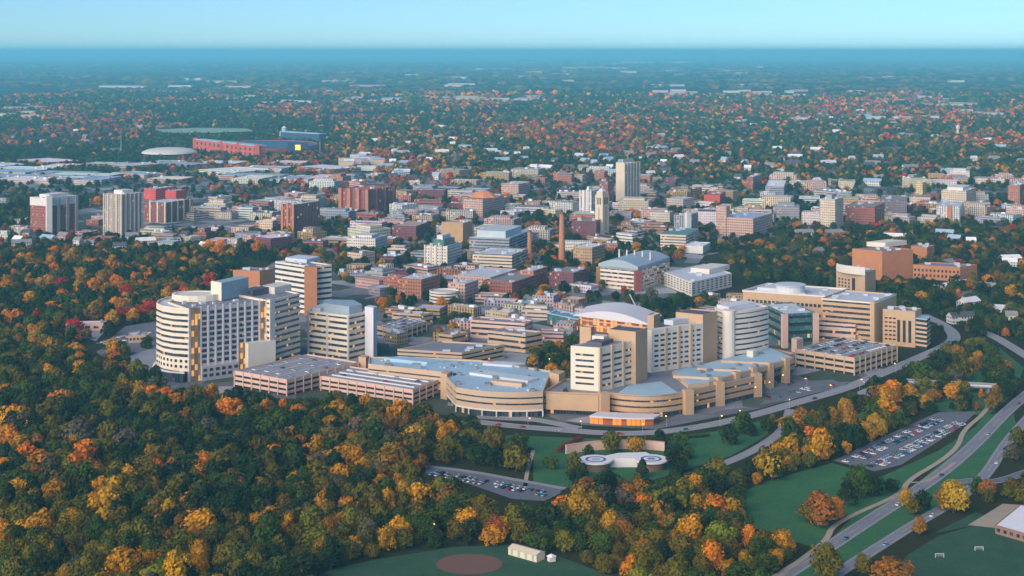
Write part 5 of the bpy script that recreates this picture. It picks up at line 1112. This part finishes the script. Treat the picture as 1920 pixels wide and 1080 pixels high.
CAND.sort(key=lambda c_: c_[1] - c_[2] * 12); vis = [c_ for c_ in CAND if in_view(c_)]; solo = vis[:298 - len(SPECIAL)]; sset = set(id(c_) for c_ in solo); REST = [c_ for c_ in CAND if id(c_) not in sset]
def solo_tree(x, y, r, h, kind, col, label=None):
    o = bpy.data.objects.new('tree', None); COL.objects.link(o); o.location = (x, y, 0); o.rotation_euler = (0, 0, random.uniform(0, 6.28)); o.scale = (r * random.uniform(.8, 1.2), r * random.uniform(.8, 1.2), h / 1.75); tag(o, label, 'tree', 'trees of the near wood' if label is None else None)
    cone = kind == 'deep green' and random.random() < .35
    link('trunk', random.choice(TRUNK), o, color=None); link('crown', random.choice(CROWN[6:] if cone else CROWN[:6]), o, color=col); return o
LANDT = [L for L in LAND if L[2] < 1250] + [('the ball field', *R(880, 1050)), ('the strip car park', *R(900, 895)), ('the meadow', *R(1450, 940)), ('the playing field', *R(1800, 1040)), ('the large bright gold tree', *R(1085, 985)), ('the round meadow tree', *R(1540, 985)), ('the round red-orange tree', *R(935, 1015))]
items = []
for (x, y, r, h, k, col) in solo:
    o = solo_tree(x, y, r, h, k, col); items.append((o, '%s%s tree' % ('tall ' if h > 12.5 else ('small ' if r < 5.2 else ''), k), (x, y)))
label_set(items, LANDT)
for s in SPECIAL: solo_tree(*s[:6], label=s[6])
def gn_scatter(name, pts, coll, label=None):
    """pts: (x, y, z, sx, sz, rot, index, colour); one object of instances"""
    me = bpy.data.meshes.new(name); me.from_pydata([(p[0], p[1], p[2]) for p in pts], [], [])
    for nm, ty, f in (('siz', 'FLOAT_VECTOR', lambda p: (p[3] * random.uniform(.78, 1.25), p[3] * random.uniform(.78, 1.25), p[4])), ('rot', 'FLOAT_VECTOR', lambda p: (0, 0, p[5])), ('tint', 'FLOAT_COLOR', lambda p: (*p[7], 1)), ('pick', 'INT', lambda p: p[6])):
        at = me.attributes.new(nm, ty, 'POINT')
        if ty == 'INT': at.data.foreach_set('value', [f(p) for p in pts])
        else: at.data.foreach_set('color' if ty == 'FLOAT_COLOR' else 'vector', [v for p in pts for v in f(p)])
    o = link(name, me); o['kind'] = 'stuff'
    if label: o['label'] = label
    ng = bpy.data.node_groups.new(name, 'GeometryNodeTree'); ng.interface.new_socket('Geometry', in_out='INPUT', socket_type='NodeSocketGeometry'); ng.interface.new_socket('Geometry', in_out='OUTPUT', socket_type='NodeSocketGeometry')
    gi, go = ng.nodes.new('NodeGroupInput'), ng.nodes.new('NodeGroupOutput'); ip = ng.nodes.new('GeometryNodeInstanceOnPoints'); ci = ng.nodes.new('GeometryNodeCollectionInfo'); ci.inputs['Collection'].default_value = coll; ci.inputs['Separate Children'].default_value = True; ci.inputs['Reset Children'].default_value = True
    def at(nm, ty): n_ = ng.nodes.new('GeometryNodeInputNamedAttribute'); n_.data_type = ty; n_.inputs['Name'].default_value = nm; return n_.outputs['Attribute']
    L = ng.links.new; L(gi.outputs[0], ip.inputs['Points']); L(ci.outputs[0], ip.inputs['Instance']); ip.inputs['Pick Instance'].default_value = True
    L(at('pick', 'INT'), ip.inputs['Instance Index']); L(at('rot', 'FLOAT_VECTOR'), ip.inputs['Rotation']); L(at('siz', 'FLOAT_VECTOR'), ip.inputs['Scale']); L(ip.outputs[0], go.inputs[0])
    md = o.modifiers.new('scatter', 'NODES'); md.node_group = ng
    return o
mid = [(x, y, 0, r, h / 1.75, random.uniform(0, 6.28), 5 if (k == 'deep green' and random.random() < .3) else random.randrange(5), col) for (x, y, r, h, k, col) in REST]
gn_scatter('near_woods', [p for p in mid if p[1] < 1290], HID, 'dense autumn wood in green, gold and rust below the hospital')
gn_scatter('town_woods', [p for p in mid if p[1] >= 1290], HID, 'autumn woods on the hillside and between the town buildings')
far = []; y = 2700.0
while y < 9500:
    s = 1 + (y - 2700) / 4200; sp = 12.5 * s; x = -(.345 * y + 80)
    while x < .345 * y + 80:
        xx, yy = x + random.uniform(-.5, .5) * sp, y + random.uniform(-.8, .8) * sp; x += sp
        px, py = PX(xx, yy, 6)
        if inpoly(px, py, TOWN) and random.random() > .35: continue
        if 285 < px < 480 and 238 < py < 252: continue
        n_ = noise.noise((xx * .0011, yy * .0011, 1.7)) + .5 * noise.noise((xx * .004, yy * .004, 5.0))
        if yy > 5200 and noise.noise((xx * .0005, yy * .0019, 7.7)) > .30: continue
        if n_ < -.75 or random.random() < .06 or blocked(xx, yy, 0): continue
        k = pick('suburb', xx, yy, .006); col = PAL[k]
        if px < 620 and k not in ('green', 'deep green') and random.random() < .7: col = PAL['deep green']
        cn_ = noise.noise((xx * .0016, yy * .0007, 21.0))
        if cn_ > .12 and random.random() < .45: col = random.choice((PAL['rust'], PAL['rust'], (.22, .05, .05), PAL['red'], PAL['orange'], (.14, .07, .07)))
        if px < 900 and py > 250 and py < 330 and px > 640 and random.random() < .12: col = PAL['golden']
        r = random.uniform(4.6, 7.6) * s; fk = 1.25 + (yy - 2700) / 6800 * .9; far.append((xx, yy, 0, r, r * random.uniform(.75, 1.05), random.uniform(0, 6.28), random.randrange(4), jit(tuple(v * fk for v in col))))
    y += sp * 1.55
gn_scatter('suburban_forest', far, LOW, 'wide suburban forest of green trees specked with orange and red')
pl = []; y = 9500.0
while y < 34000:
    s = 2.6 * y / 9500; sp = 26 * s; x = -.37 * y
    while x < .37 * y:
        xx, yy = x + random.uniform(-.5, .5) * sp, y + random.uniform(-.8, .8) * sp; x += sp * random.uniform(.4, 1.6)
        n_ = noise.noise((xx * .00035, yy * .0009, 1.7)) + .6 * noise.noise((xx * .0013, yy * .003, 5.0))
        if n_ < .02: continue
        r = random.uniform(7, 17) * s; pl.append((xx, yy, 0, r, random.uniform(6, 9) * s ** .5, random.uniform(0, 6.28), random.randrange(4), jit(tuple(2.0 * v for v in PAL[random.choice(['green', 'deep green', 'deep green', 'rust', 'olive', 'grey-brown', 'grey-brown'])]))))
    y += sp * 2.2
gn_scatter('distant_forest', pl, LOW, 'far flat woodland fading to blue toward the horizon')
# clipped dark-red hedges above the helicopter deck
def hedge(lab, pts, h, w, col):
    P = smooth([R(*p) for p in pts], 1); mb = MB(); rnd = random.Random(len(lab))
    for a, b_ in zip(P, P[1:]):
        for k in range(int(math.dist(a, b_) * 14)):
            c_ = along(a, b_, rnd.random()); c_ = Vector((c_[0] + rnd.uniform(-w, w), c_[1] + rnd.uniform(-w, w), h * (1 - rnd.random() ** 2 * .95))); n2 = Vector((rnd.uniform(-1, 1), rnd.uniform(-1, .4), rnd.uniform(.1, 1))).normalized(); tx = n2.orthogonal().normalized() * .5; ty = n2.cross(tx)
            mb.quad([c_ + tx, c_ + ty, c_ - tx, c_ - ty])
    t = Thing('hedge', lab, 'hedge', P[0]); t.part('foliage', mb, LEAF_O, color=col)
hedge('curving dark red hedge at the near end of the tan retaining wall', [(1046, 850), (1062, 838), (1092, 824)], 3, 1.6, (.16, .012, .022)); hedge('dark red hedge following the far end of the tan retaining wall', [(1206, 828), (1232, 831), (1258, 836)], 3, 1.6, (.15, .012, .022))
hedge('low dark hedge strip along the kerb in front of the lit entrance', [(1130, 826), (1250, 828), (1330, 818)], 2, 1.2, (.02, .045, .02))

# ================================================================== AIR
HD = 0.62e-4
hm_ = bpy.data.materials.new('air_haze'); hm_.use_nodes = True; nt = hm_.node_tree; nt.nodes.clear()
pv = nt.nodes.new('ShaderNodeVolumePrincipled'); pv.inputs['Color'].default_value = (.24, .80, 1.0, 1); pv.inputs['Density'].default_value = HD; pv.inputs['Anisotropy'].default_value = 0.0
ou = nt.nodes.new('ShaderNodeOutputMaterial'); nt.links.new(pv.outputs[0], ou.inputs['Volume'])
hz = MB().prism([(-62000, -600), (62000, -600), (62000, 119000), (-62000, 119000)], -1.0, H + 70, True, True)
o = link('haze', hz.mesh('haze', hm_)); o['kind'] = 'stuff'
